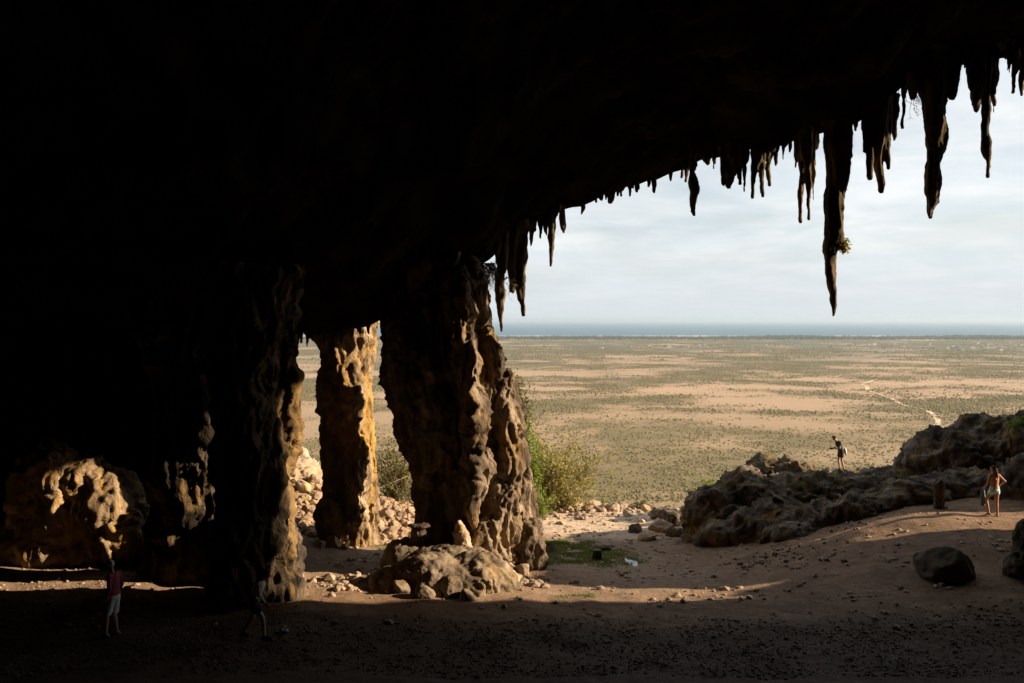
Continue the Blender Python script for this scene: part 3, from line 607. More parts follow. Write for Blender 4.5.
        A = np.stack([Xs - dy / L * rw, Ys + dx / L * rw, Xs * 0 + PLAIN_Z + .25], 1); B = np.stack([Xs + dy / L * rw, Ys - dx / L * rw, Xs * 0 + PLAIN_Z + .25], 1)
        V = np.stack([A, B], 1).reshape(-1, 3)
        tag(link(name, mesh(name, V, grid_faces(160, 2), trk)), 'pale dirt track winding across the plain', kind='structure')
    trk = plain_mat_simple('track_dust', (.46, .34, .23), 1, .3, .03)
    track([(945, 452), (938, 438), (931, 430), (937, 422), (933, 414), (924, 409), (904, 406), (892, 399), (884, 396), (868, 390), (862, 384), (880, 378)], 4.5)
    track([(700, 352), (760, 350), (860, 349), (1020, 356)], 5)
build_far()

def leaf_cloud(pts, size, jitter=0.5, rng=RNG, up=0.3):
    """small randomly turned quads (leaf clumps) at pts"""
    n = len(pts); a = rng.normal(size=(n, 3)); a /= np.linalg.norm(a, axis=1)[:, None]
    b = rng.normal(size=(n, 3)); b -= (a * b).sum(1)[:, None] * a; b /= np.linalg.norm(b, axis=1)[:, None]
    s = (size * (1 + jitter * rng.uniform(-1, 1, n)))[:, None] / 2
    V = np.stack([pts - a * s - b * s * .45, pts + a * s - b * s * .3, pts + a * s * 1.1 + b * s * .3, pts - a * s + b * s * .45], 1).reshape(-1, 3)
    return V, np.arange(4 * n).reshape(n, 4)
def leafmat(name, c1, c2, scale=1.5):
    m, nt, b = newmat(name); n = noise(nt, mapping(nt), scale, 4)
    nt.links.new(ramp(nt, n, [(.35, c1), (.65, c2)]), b.inputs['Base Color'])
    tr = N(nt, 'ShaderNodeBsdfTranslucent'); nt.links.new(ramp(nt, n, [(.35, c1), (.65, c2)]), tr.inputs['Color'])
    mx = N(nt, 'ShaderNodeMixShader'); mx.inputs[0].default_value = .3
    nt.links.new(b.outputs[0], mx.inputs[1]); nt.links.new(tr.outputs[0], mx.inputs[2]); nt.links.new(mx.outputs[0], nt.nodes['Material Output'].inputs['Surface'])
    return m
M['leaf_olive'] = leafmat('olive_leaves', (.09, .10, .03), (.20, .19, .06))
M['leaf_green'] = leafmat('green_leaves', (.12, .19, .025), (.26, .33, .05))
M['leaf_dry'] = leafmat('dry_leaves', (.22, .20, .06), (.36, .31, .10))
M['twig'] = plain_mat_simple('twig_bark', (.22, .16, .11))
M['grass'] = leafmat('grass_blades', (.13, .155, .04), (.23, .25, .08))

def scrub():
    # low shrubs over the nearer plain: countless, one mesh of rounded clumps
    n = 330000; rng = np.random.default_rng(5)
    d = 380 * (2600 / 380) ** rng.uniform(0, 1, n); x = rng.uniform(-.64, .64, n) * d
    nz = fbm(np.stack([x * .55, d, d * 0], 1), 120, 4, 3.3)
    nz2 = fbm(np.stack([x, d, d * 0], 1), 26, 4, 1.9, .65); keep = (cover(x, d) > rng.uniform(-.22, .10, n) - np.clip((800 - d) / 1600, 0, .25)) & (nz2 > rng.uniform(-.25, .16, n)) ; x, d = x[keep], d[keep]; n = len(x)
    ico = [(0, 0, 1), (.8, 0, .45), (.25, .76, .5), (-.65, .47, .42), (-.6, -.5, .5), (.25, -.76, .42), (0.9, .3, 0), (.2, .98, 0), (-.8, .55, 0), (-.75, -.6, 0), (.3, -.9, 0)]
    fc = [(0, 1, 2), (0, 2, 3), (0, 3, 4), (0, 4, 5), (0, 5, 1), (1, 6, 2), (2, 6, 7), (2, 7, 3), (3, 7, 8), (3, 8, 4), (4, 8, 9), (4, 9, 5), (5, 9, 10), (5, 10, 1), (1, 10, 6)]
    ico = np.array(ico); fc = np.array(fc)
    r = .2 + .9 * rng.uniform(0, 1, n) ** 2.2; a = rng.uniform(0, 6.28, n); h = r * rng.uniform(.7, 1.3, n)
    J = ico[None] * (1 + rng.uniform(-.25, .25, (n, len(ico), 1)))
    ca, sa = np.cos(a)[:, None], np.sin(a)[:, None]
    V = np.stack([(J[..., 0] * ca - J[..., 1] * sa) * r[:, None] + x[:, None], (J[..., 0] * sa + J[..., 1] * ca) * r[:, None] + d[:, None], J[..., 2] * h[:, None] + PLAIN_Z - .1], 2).reshape(-1, 3)
    Fc = (fc[None] + (np.arange(n) * len(ico))[:, None, None]).reshape(-1, 3)
    m, nt, b = newmat('scrub_foliage'); nn = noise(nt, geo_pos(nt), .06, 4, .6)
    nt.links.new(ramp(nt, nn, [(.35, (.105, .088, .034)), (.55, (.14, .11, .046)), (.7, (.17, .125, .058))]), b.inputs['Base Color'])
    tag(link('scrub', mesh('scrub', V, Fc, m)), 'low dry shrubs dotted over the plain', 'scrub', kind='stuff')
    # farther thickets: small upright tents, clumped
    n = 330000; d2 = 800 * (4300 / 800) ** (rng.uniform(0, 1, n) ** .8); x2 = rng.uniform(-.62, .62, n) * d2
    q = np.stack([x2, d2, d2 * 0], 1); a1 = cover(x2, d2); a2 = fbm(q, 45, 3, 7.9)
    k = (a1 > rng.uniform(-.10, .16, n)) & (a2 > rng.uniform(-.25, .2, n)); x2, d2 = x2[k], d2[k]; n = len(x2)
    tent = np.array([(0, 0, 1), (1, 0, .1), (.2, 1, 0), (-1, .1, .1), (0, -1, 0), (.55, -.3, .75), (-.5, .3, .8)]); tf = np.array([(0, 5, 2), (5, 1, 2), (0, 2, 6), (6, 2, 3), (0, 6, 4), (6, 3, 4), (0, 4, 5), (5, 4, 1)])
    r2 = rng.uniform(.7, 1.9, n) * (.8 + .5 * (d2 > 2000)); h2 = r2 * rng.uniform(.7, 1.5, n); J = tent[None] * (1 + rng.uniform(-.25, .25, (n, 7, 1)))
    V2 = np.stack([J[..., 0] * r2[:, None] + x2[:, None], J[..., 1] * r2[:, None] + d2[:, None], J[..., 2] * h2[:, None] + PLAIN_Z - .1], 2).reshape(-1, 3)
    tag(link('scrub', mesh('far_scrub', V2, (tf[None] + (np.arange(n) * 7)[:, None, None]).reshape(-1, 3), m)), 'clumped thickets spreading over the far plain', 'scrub', kind='stuff')
    # dark belt of trees along the coast
    n = 20000; x = rng.uniform(-3600, 3600, n); y = rng.normal(4450, 130, n).clip(4150, 4720)
    k = fbm(np.stack([x, y * 0, y * 0], 1), 500, 3, 9.1); r = rng.uniform(5, 11, n); h = rng.uniform(5, 9, n) * (1 + .9 * np.clip(k, -.4, 1)) * (1 + .5 * np.clip(x / 2500, 0, 1))
    J = ico[None] * (1 + rng.uniform(-.25, .25, (n, len(ico), 1)))
    V = np.stack([J[..., 0] * r[:, None] + x[:, None], J[..., 1] * r[:, None] + y[:, None], J[..., 2] * h[:, None] + PLAIN_Z], 2).reshape(-1, 3)
    Fc = (fc[None] + (np.arange(n) * len(ico))[:, None, None]).reshape(-1, 3)
    m = plain_mat_simple('coast_trees', (.03, .036, .018), 1, .3, .02)
    tag(link('woodland', mesh('woodland', V, Fc, m)), 'dark belt of trees along the far coast', 'woodland', kind='stuff')
scrub()

def house_mesh(w, d, h):
    b = []
    def box(x0, x1, y0, y1, z0, z1):
        return (np.array([(x0, y0, z0), (x1, y0, z0), (x1, y1, z0), (x0, y1, z0), (x0, y0, z1), (x1, y0, z1), (x1, y1, z1), (x0, y1, z1)], float),
                [(0, 3, 2, 1), (4, 5, 6, 7), (0, 1, 5, 4), (1, 2, 6, 5), (2, 3, 7, 6), (3, 0, 4, 7)])
    wall = [box(-w / 2, w / 2, -d / 2, d / 2, 0, h)]
    roof = [box(-w / 2 - .15, w / 2 + .15, -d / 2 - .15, -d / 2 + .25, h, h + .6), box(-w / 2 - .15, w / 2 + .15, d / 2 - .25, d / 2 + .15, h, h + .6),
            box(-w / 2 - .15, -w / 2 + .25, -d / 2 + .25, d / 2 - .25, h, h + .6), box(w / 2 - .25, w / 2 + .15, -d / 2 + .25, d / 2 - .25, h, h + .6), box(-w / 2, w / 2, -d / 2, d / 2, h + .01, h + .2)]
    op = [box(-w * .3 - .6, -w * .3 + .6, -d / 2 - .03, -d / 2 + .05, 1, 2.2), box(w * .3 - .6, w * .3 + .6, -d / 2 - .03, -d / 2 + .05, 1, 2.2), box(-.5, .5, -d / 2 - .03, -d / 2 + .05, 0, 2.1)]
    return wall, roof, op
def village():
    wm = [plain_mat_simple('house_plaster', c, .9, .1, .3) for c in ((.46, .41, .34), (.34, .27, .20), (.55, .52, .46))]
    dk = plain_mat_simple('house_opening', (.05, .045, .04)); protos = []
    rng = np.random.default_rng(21)
    lab = ['small cream flat-roofed house in the far village', 'small brown flat-roofed house in the far village', 'small white flat-roofed house in the far village']
    for i in range(3):
        w, r, op = house_mesh(13, 9, 4)
        root = empty('house', (0, 0, 0)); link('wall', mesh('house_wall', *join(w), wm[i], False), root); link('roof', mesh('house_roof', *join(r), wm[i], False), root)
        for q in op[:2]: link('window', mesh('house_window', *q, dk, False), root)
        link('door', mesh('house_door', *op[2], dk, False), root)
        tag(root, lab[i], 'house', 'houses of the far village'); protos.append(root)
    spots = []
    for k in range(96):
        if k < 66: px = rng.uniform(862, 1022); py = rng.uniform(343.5, 351)
        else: px = rng.uniform(700, 862) if k < 84 else rng.uniform(540, 700); py = rng.uniform(345, 350)
        spots.append((px, py))
    used = [0, 0, 0]
    for k, (px, py) in enumerate(spots):
        i = k % 3; c = P(px, py, 90 * F / (py - HY))
        if used[i]: 
            o = protos[i].copy(); COL.objects.link(o)
            for ch in list(protos[i].children):
                q = ch.copy(); COL.objects.link(q); q.parent = o
        else: o = protos[i]
        used[i] = 1; s = rng.uniform(.55, 1.05); o.location = (c[0], c[1], PLAIN_Z); o.rotation_euler = (0, 0, rng.uniform(-.4, .4)); o.scale = (s, s, s)
village()

# ------------------------------------------------------------------ bushes, plants
def bush(name, c, size, nleaf, leaf, label, cat='bush', mat='leaf_olive', nbr=26, seed=0, droop=0.0, group=None):
    rng = np.random.default_rng(seed); c = np.asarray(c, float); sx, sy, sz = size
    root = empty(name, c); tag(root, label, cat, group)
    tw = []; tips = []
    for k in range(nbr):
        a = rng.uniform(0, 6.28); rr = rng.uniform(.15, 1) ** .6; e = np.array([math.cos(a) * rr * sx / 2, math.sin(a) * rr * sy / 2, sz * rng.uniform(.45, 1.0) * (1 - .35 * rr * rr)])
        m1 = e * .45 + rng.normal(size=3) * .06 * sz; r0 = .018 * sz / 2 + .006
        tw.append(loft([np.zeros(3) - [0, 0, .1], m1, e], [r0, r0 * .6, r0 * .25], 5))
        for j in range(4):
            t = rng.uniform(.4, 1); b0 = e * t; b1 = b0 + rng.normal(size=3) * .16 * sz + np.array([0, 0, .08 * sz])
            tw.append(loft([b0, b1], [r0 * .35, r0 * .15], 4)); tips += [b0, b1, (b0 + b1) / 2]
    link('branches', mesh('branches', *join(tw), M['twig']), root)
    tips = np.array(tips); idx = rng.integers(0, len(tips), nleaf)
    pts = tips[idx] + rng.normal(size=(nleaf, 3)) * np.array([sx, sy, sz]) * .045
    pts[:, 2] = np.maximum(pts[:, 2] - droop * rng.uniform(0, 1, nleaf), 0.02)
    V, Fc = leaf_cloud(pts, leaf, .5, rng)
    link('foliage', mesh('foliage', V, Fc, M[mat], False), root)
    return root
def on_ground(px, Y, dz=0): 
    x = (px - HX) / F * Y; return (x, Y, g(x, Y) + dz)
bush('bush', on_ground(553, 45.5, -.5), (4.2, 2.8, 4.3), 15000, .115, 'sparse dry bush right of the largest pillar at the terrace edge', mat='leaf_dry', nbr=40, seed=1)
bush('bush', on_ground(536, 42.5, -.3), (1.3, 1.2, 2.0), 1500, .09, 'upright yellow-green bush hugging the right foot of the largest pillar', mat='leaf_green', nbr=16, seed=2)
bush('bush', on_ground(397, 41.5, -.4), (2.8, 2.0, 3.9), 4200, .10, 'dense olive bush in the gap between the slim column and the largest pillar', mat='leaf_olive', nbr=40, seed=3)
bush('bush', on_ground(703, 46.5, -.2), (1.7, 1.4, 1.9), 1600, .10, 'small green bush rising behind the left end of the outcrop', mat='leaf_green', nbr=20, seed=4)
bush('bush', on_ground(640, 46.5, 0), (1.3, 1.0, .7), 500, .08, 'tiny olive shrub between rocks of the terrace edge', mat='leaf_olive', nbr=12, seed=5)
bush('bush', on_ground(598, 46.8, 0), (1.2, .9, .6), 400, .08, 'low green shrub crowning the terrace edge rocks', mat='leaf_green', nbr=10, seed=6)
bush('bush', P(1018, 430, 36.5), (1.3, 1.0, .55), 700, .07, 'yellow-green cushion plant high on the right hump', mat='leaf_green', nbr=14, seed=7)
# climbing plants on the pillar flank
def clinger(name, pts, n, leaf, label, mat, spread, seed, stems=True, cat='plant'):
    rng = np.random.default_rng(seed); pts = np.array([P(*q) for q in pts]); c = pts[0].copy()
    root = empty(name, c); tag(root, label, cat)
    rel = pts - c; t = rng.uniform(0, 1, n) * (len(rel) - 1); i = np.minimum(t.astype(int), len(rel) - 2); f = (t - i)[:, None]
    q = rel[i] * (1 - f) + rel[i + 1] * f + rng.normal(size=(n, 3)) * spread
    st = []
    if stems:
        for k in range(16):
            j = rng.integers(0, len(rel)); e = rel[j] + rng.normal(size=3) * np.array(spread) * 1.6
            st.append(loft([rel[j] + rng.normal(size=3) * .03, (rel[j] + e) / 2 + rng.normal(size=3) * .06, e], [.012, .009, .004], 4))
        for k in range(len(rel) - 1): st.append(loft([rel[k], rel[k + 1]], [.02, .02], 5))
        link('stem', mesh('stem', *join(st), M['twig']), root)
    V, Fc = leaf_cloud(q, leaf, .5, rng); link('foliage', mesh('foliage', V, Fc, M[mat], False), root)
    return root
clinger('climbing_plant', [(512, 378, 30.9), (518, 392, 30.9), (523, 408, 31.0), (527, 425, 31.0)], 900, .075, 'straggling olive plant on the upper right flank of the largest pillar', 'leaf_olive', (.20, .25, .22), 1)
clinger('climbing_plant', [(524, 425, 31.1), (529, 445, 31.1), (533, 465, 31.2), (535, 482, 31.2)], 1500, .07, 'bright yellow-green plant trailing down the right edge of the largest pillar', 'leaf_green', (.16, .25, .22), 2)
clinger('grass_tuft', [(842, 243, 30), (843, 250, 30)], 130, .16, 'small dry tuft growing on the longest stalactite', 'leaf_dry', (.09, .09, .08), 3)
# hanging twig nets
def hanging(px0, px1, top, bot, Y, n, label, seed):
    rng = np.random.default_rng(seed); c = P((px0 + px1) / 2, top, Y); root = empty('hanging_plant', c); tag(root, label, 'plant'); tw = []; ends = []
    for k in range(n):
        a = P(rng.uniform(px0, px1), top - 3, Y + rng.uniform(-.3, .3)) - c
        q = [a]; ln = rng.uniform(.3, 1.0) * (bot - top) / F * Y
        for j in range(5): q.append(q[-1] + np.array([rng.normal() * .11, rng.normal() * .08, -ln / 5])); ends.append(q[-1])
        tw.append(loft(q, [.012, .011, .010, .008, .006, .004], 4))
        for j in range(3):
            b = q[rng.integers(1, 6)]; tw.append(loft([b, b + rng.normal(size=3) * .13], [.007, .003], 4))
    link('twigs', mesh('twigs', *join(tw), M['twig']), root)
    ends = np.array(ends); V, Fc = leaf_cloud(ends[rng.integers(0, len(ends), n * 6)] + rng.normal(size=(n * 6, 3)) * .06, .05, .5, rng)
    link('foliage', mesh('foliage', V, Fc, M['leaf_dry'], False), root)
hanging(466, 496, 266, 296, 30.9, 130, 'tangled dry plant hanging beside the top of the largest pillar', 1)
hanging(504, 514, 280, 312, 30.9, 5, 'few thin wisps dangling between the two long left stalactites', 2)
hanging(905, 917, 88, 122, 30.0, 12, 'wiry twigs hanging in the notch left of the massive dark stalactite', 3)

# grass blades
def grass():
    rng = np.random.default_rng(8); pts = []
    for mx, my, rx, ry, s in MOSS:
        n = int(6000 * rx * ry * s * s); a = rng.uniform(0, 6.28, n); r = np.sqrt(rng.uniform(0, 1, n))
        x = mx + np.cos(a) * r * rx * 1.3; y = my + np.sin(a) * r * ry * 1.3
        k = mossf(x, y) > rng.uniform(.1, .8, n); pts.append(np.stack([x[k], y[k]], 1))
    q = np.concatenate(pts); n = len(q); z = G(q[:, 0], q[:, 1]); h = rng.uniform(.03, .10, n); w = rng.uniform(.008, .02, n); a = rng.uniform(0, 6.28, n); l = rng.normal(size=(n, 2)) * .03
    b = np.stack([q[:, 0], q[:, 1], z - .01], 1); d = np.stack([np.cos(a) * w, np.sin(a) * w, w * 0], 1); t = b + np.stack([l[:, 0], l[:, 1], h], 1)
    V = np.stack([b - d, b + d, t], 1).reshape(-1, 3)
    tag(link('grass', mesh('grass', V, np.arange(3 * n).reshape(n, 3), M['grass'], False)), 'short green grass in patches on the earth', 'grass', kind='stuff')
grass()

# loose stones
def pebbles(name, n, region, size, mat, label, seed, dens=None):
    rng = np.random.default_rng(seed); x0, x1, y0, y1 = region
    x = rng.uniform(x0, x1, n); y = rng.uniform(y0, y1, n)
    if dens is not None:
        k = rng.uniform(0, 1, n) < dens(x, y); x, y = x[k], y[k]; n = len(x)
    z = G(x, y); r = size[0] * (size[1] / size[0]) ** (rng.uniform(0, 1, n) ** 2.2)
    t = (1 + 5 ** .5) / 2
    iv = np.array([(-1, t, 0), (1, t, 0), (-1, -t, 0), (1, -t, 0), (0, -1, t), (0, 1, t), (0, -1, -t), (0, 1, -t), (t, 0, -1), (t, 0, 1), (-t, 0, -1), (-t, 0, 1)]) / 1.9
    fc = np.array([(0, 11, 5), (0, 5, 1), (0, 1, 7), (0, 7, 10), (0, 10, 11), (1, 5, 9), (5, 11, 4), (11, 10, 2), (10, 7, 6), (7, 1, 8), (3, 9, 4), (3, 4, 2), (3, 2, 6), (3, 6, 8), (3, 8, 9), (4, 9, 5), (2, 4, 11), (6, 2, 10), (8, 6, 7), (9, 8, 1)])
    J = iv[None] * (1 + rng.uniform(-.28, .28, (n, 12, 1))) * np.stack([rng.uniform(.8, 1.3, n), rng.uniform(.8, 1.3, n), rng.uniform(.45, .9, n)], 1)[:, None]
    V = (J * r[:, None, None] + np.stack([x, y, z + r * .15], 1)[:, None]).reshape(-1, 3)
    Fc = (fc[None] + (np.arange(n) * 12)[:, None, None]).reshape(-1, 3)
    tag(link(name, mesh(name, V, Fc, mat, False)), label, 'rubble', kind='stuff')
M['bankpeb'] = plain_mat_simple('bank_stone', (.30, .20, .125), .9, .45, 2.5); M['peb'] = plain_mat_simple('pebble_tan', (.30, .22, .16), .9, .45, 2.5); M['clod'] = plain_mat_simple('dark_clod', (.125, .088, .062), .95, .5, 3.0)
def dn(x, y): 
    p = np.stack([x, y, x * 0], 1); return np.clip(.25 + 1.6 * fbm(p, 1.8, 3, 5), 0, 1) * np.where(y < 24.5, .25, 1)
pebbles('rubble', 22000, (-12, 16, 22, 48), (.012, .12), M['peb'], 'small tan stones littering the floor', 3, dn)
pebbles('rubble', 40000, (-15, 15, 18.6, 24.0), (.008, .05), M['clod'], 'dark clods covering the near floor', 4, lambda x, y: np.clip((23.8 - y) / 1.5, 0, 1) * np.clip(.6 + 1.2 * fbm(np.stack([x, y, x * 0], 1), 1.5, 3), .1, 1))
def near(cx, cy, rx, ry): return lambda x, y: np.clip(1.3 - np.hypot((x - cx) / rx, (y - cy) / ry), 0, 1)
pebbles('rubble', 1500, (-6, 1, 25, 29), (.03, .22), M['peb'], 'broken stones heaped around the pillar foot', 5, lambda x, y: np.maximum(near(-4.6, 26.6, 1.6, .7)(x, y), near(.1, 27.6, 1.0, .7)(x, y)))
pebbles('rubble', 5200, (-9.5, -2, 33, 42), (.03, .26), M['bankpeb'], 'sunlit rubble around the slim column', 6, lambda x, y: np.clip(.75 + fbm(np.stack([x, y, x * 0], 1), 1.2, 2), 0, 1))
pebbles('rubble', 2500, (0, 9, 40, 48), (.03, .26), M['peb'], 'loose stones on the sunlit terrace', 7, lambda x, y: np.clip((y - 42) / 4, .08, 1) * np.clip(.7 + fbm(np.stack([x, y, x * 0], 1), 1.2, 2), 0, 1))
pebbles('rubble', 500, (7, 12, 28, 33), (.02, .10), M['clod'], 'dark stones at the bottom of the right slope', 8, near(9, 30.5, 2, 2))
pebbles('rubble', 900, (-15, -8, 23.5, 27.6), (.015, .07), M['peb'], 'stones scattered at the feet of the left pillars', 9, None)

# ------------------------------------------------------------------ small objects
def put(name, parts, mat, label, cat, loc, vox=None, smooth=True, rotz=0):
    if vox: V, Fc, _ = voxel(parts, vox, 1)
    else: V, Fc = join(parts)
    return tag(link(name, mesh(name, V, Fc, mat, smooth), None, loc, rotz), label, cat)
x, y, z = on_ground(597, 32.0)
stump = empty('tree_stump', (x, y, z)); tag(stump, 'short black tree stump standing on the grass patch', 'tree stump')
dk = plain_mat_simple('charred_wood', (.03, .024, .02), .9, .4, 8); ct = plain_mat_simple('cut_wood', (.11, .085, .06), .9, .3, 10)
link('trunk', mesh('trunk', *loft([(0, 0, -.1), (0, 0, 0.02), (.01, 0, .2), (0, 0, .33)], [.22, .19, .165, .17], 14, True), dk), stump)
link('cut_top', mesh('cut_top', *loft([(0, 0, .331), (0, 0, .345)], [.15, .145], 14, True), ct), stump)
x, y, z = on_ground(601, 34.2)
put('fallen_branch', [loft([(-.42, 0, .04), (-.2, .03, .08), (.1, 0, .09), (.38, .05, .08)], [.03, .06, .08, .05], 8), loft([(.1, 0, .09), (.2, -.05, .18)], [.05, .03], 6)],
    dk, 'short dark piece of wood lying behind the black stump', 'branch', (x, y, z - .02), .02)
x, y = (632 - HX) / F * 31.8, 31.8
m, nt, b = newmat('puddle_water'); b.inputs['Base Color'].default_value = (.12, .11, .10, 1); b.inputs['Roughness'].default_value = .06; b.inputs['Specular IOR Level'].default_value = .9
pv = []; 
for k in range(40):
    a = k / 40 * 2 * math.pi; rr = 1 + .22 * math.sin(3 * a + 1) + .12 * math.sin(7 * a); pv.append((x + math.cos(a) * .17 * rr - .08 * math.sin(a), y + math.sin(a) * .55 * rr))
pz = [g(*q) for q in pv]; zl = float(np.mean(pz)) + .035
V = [(a, b_, zl) for a, b_ in pv] + [(a * 1.0, b_, zl - .25) for a, b_ in pv]
tag(link('puddle', mesh('puddle', V, [tuple(range(40))] + [(i, i + 40, (i + 1) % 40 + 40, (i + 1) % 40) for i in range(40)], m, False)), 'little bright puddle reflecting the sky on the earth floor', 'puddle', kind=None)

def crumple(name, px, Y, r, col, label, cat, seed):
    x, y, z = on_ground(px, Y); V, Fc, no = voxel([sphere((0, 0, r * .5), (r, r * .8, r * .6))], r / 8); V = V + no * (r * .35 * ridged(V + seed, r * .8, 2))[:, None]
    m = plain_mat_simple(name + '_plastic', col, .4, .1, 20, .5); tag(link(name, mesh(name, V, Fc, m), None, (x, y, z)), label, cat)
crumple('plastic_bag', 284, 21.7, .09, (.16, .26, .34), 'small crumpled blue plastic bag on the dark floor right of the walking woman', 'plastic bag', 1)
crumple('plastic_scrap', 171, 24.0, .05, (.5, .48, .44), 'tiny white scrap on the floor right of the standing man', 'litter', 2)
crumple('plastic_scrap', 776, 33.5, .05, (.1, .45, .35), 'tiny green scrap at the foot of the outcrop', 'litter', 3)
crumple('plastic_scrap', 267, 21.9, .05, (.3, .04, .03), 'tiny red scrap beside the walking woman', 'litter', 4)

# ------------------------------------------------------------------ people
SKIN = plain_mat_simple('skin', (.48, .29, .20), .6, .06, 6)
SKIN2 = plain_mat_simple('tanned_skin', (.42, .21, .12), .6, .06, 6)
def hand(wrist, d, side, palm_n, curl=.5, s=1.0):
    """palm, four bent fingers and a thumb; d = forearm direction, side = thumb side"""
    d = np.array(d, float); d /= np.linalg.norm(d); t = np.array(side, float); t -= t @ d * d; t /= np.linalg.norm(t); n = np.cross(d, t)
    if n @ np.array(palm_n) < 0: n = -n
    w = np.array(wrist, float); out = []
    k0 = w + d * .085 * s
    for u in (-.024, -.008, .008, .024): out.append(capsule(w + t * u * .7 * s + d * .01, k0 + t * u * s, .013 * s, .013 * s, 8))
    for u, L in ((.027, .070), (.009, .078), (-.009, .073), (-.027, .058)):
        a = k0 + t * u * s; d1 = d * math.cos(curl * .7) + n * math.sin(curl * .7); d2 = d * math.cos(curl * 1.5) + n * math.sin(curl * 1.5); d3 = d * math.cos(curl * 2.2) + n * math.sin(curl * 2.2)
        b = a + d1 * L * .45 * s; c = b + d2 * L * .32 * s; e = c + d3 * L * .25 * s
        out += [capsule(a, b, .0095 * s, .009 * s, 8), capsule(b, c, .009 * s, .0082 * s, 8), capsule(c, e, .0082 * s, .007 * s, 8)]
    a = w + d * .025 * s + t * .022 * s; b = a + (d * .6 + t * .75 + n * .25) * .04 * s; c = b + (d * .9 + t * .25 + n * .35) * .035 * s
    out += [capsule(a, b, .013 * s, .011 * s, 8), capsule(b, c, .011 * s, .008 * s, 8)]
    return out
def person(loc, rotz, J, sex, label, clothes, hair, skin, scale=1.0):
    """J: joints in metres (x to the person's left, y forward, z up)"""
    root = empty('person', loc, rotz); root.scale = (scale,) * 3; tag(root, label, 'person')
    J = {k: np.array(v, float) for k, v in J.items()}
    fem = sex == 'f'; sw = 1.0
    tr = .155 if fem else .17
    B = []
    pel, che, nk, hd = J['pelvis'], J['chest'], J['neck'], J['head']
    up = (nk - pel) / np.linalg.norm(nk - pel)
    B.append(loft([pel - up * .10, pel - up * .04, pel + up * .05, pel + (che - pel) * .45, che, che + (nk - che) * .55, nk - up * .01], [(.10, .08), (tr, .115), (tr * .97, .11), (tr * (.78 if fem else .88), .095), (tr * .95, .115), (tr * .92, .10), (.07, .06)], 16))
    B.append(capsule(nk - up * .04, hd - (hd - nk) * .25, .055, .05))
    f = J.get('face', np.array([0, 1, 0.0])); f = f / np.linalg.norm(f); u = (hd - nk) / np.linalg.norm(hd - nk); u = u - (u @ f) * f; u /= np.linalg.norm(u); s = np.cross(f, u)
    rot = np.stack([s, f, u], 1)
    hc = hd + u * .015
    B.append(sphere(hc + u * .02, (.075, .095, .10), rot=rot)); B.append(sphere(hc + f * .03 - u * .055, (.052, .055, .055), rot=rot))
    B.append(capsule(hc + f * .092 + u * .01, hc + f * .112 - u * .022, .009, .013, 8))           # nose
    B.append(capsule(hc + f * .084 - u * .055 - s * .02, hc + f * .084 - u * .055 + s * .02, .009, .009, 8))   # lips
    for q in (-1, 1):
        B.append(sphere(hc + s * q * .078 - f * .005, (.012, .022, .032), rot=rot))                # ears
        B.append(capsule(hc + f * .08 + s * q * .045 + u * .033, hc + f * .088 + s * q * .015 + u * .033, .01, .01, 8))  # brow
    for sd_ in ('l', 'r'):
        sh, el, wr = J['sh_' + sd_], J['el_' + sd_], J['wr_' + sd_]
        B += [capsule(che + (nk - che) * .55, sh, .07, .055), capsule(sh, el, .05 if not fem else .042, .037 if not fem else .032), capsule(el, wr, .037 if not fem else .031, .024)]
        d = wr - el; ts = J.get('thumb_' + sd_, np.array([0, 1, 0.0])); pn = J.get('palm_' + sd_, np.array([-1 if sd_ == 'l' else 1, 0, 0.0]))
        if abs((d / np.linalg.norm(d)) @ (ts / np.linalg.norm(ts))) > .9: ts = np.array([0, 0, 1.0])
        B += hand(wr, J.get('hd_' + sd_, d), ts, pn, J.get('curl', .5))
        hp, kn, an = J['hip_' + sd_], J['kn_' + sd_], J['an_' + sd_]
        B += [capsule(hp, kn, .088 if not fem else .085, .055), capsule(kn, kn + (an - kn) * .35, .052, .056), capsule(kn + (an - kn) * .35, an, .054, .034)]
        tf = J['toe_' + sd_]; ft = tf - an; heel = an - ft / np.linalg.norm(ft) * .05
        heel[2] = an[2] - .055 if 'heel_' + sd_ not in J else J['heel_' + sd_][2]
        B += [capsule(an, heel, .034, .03), capsule(heel, tf, .03, .022), capsule(an, (an + tf) / 2 - np.array([0, 0, .015]), .034, .028), sphere(tf - ft * .05, (.042, .045, .02))]
    V, Fc, no = voxel(B, .0085, 2); link('body', mesh('body', V, Fc, skin), root)
    for q in (-1, 1):
        link('eye', mesh('eye', *sphere(hc + f * .083 + s * q * .03 + u * .015, .011, 10, 8), EYE), root)
    # hair
    H = [sphere(hc + u * .035 - f * .012, (.084, .10, .097), rot=rot)]
    if hair[0] == 'long': H += [capsule(hc - f * .06, hc - f * .10 - u * .20, .07, .06), capsule(hc - f * .10 - u * .18, hc - f * .11 - u * .34, .06, .035)]
    if hair[0] == 'bob': H += [capsule(hc - f * .04, hc - f * .06 - u * .09, .085, .07)]
    V, Fc, no = voxel(H, .012, 1)
    k = (V - hc) @ f; low = (V - hc) @ u
    V = V + no * (.006 * fbm(V, .03, 2))[:, None]
    pull = np.clip((k - .035) / .05, 0, 1) * (low < .075)           # clear the face
    V = V - f * (pull * np.clip(k - .02, 0, 1))[:, None] * 1.0
    link('hair', mesh('hair', V, Fc, hair[1]), root)
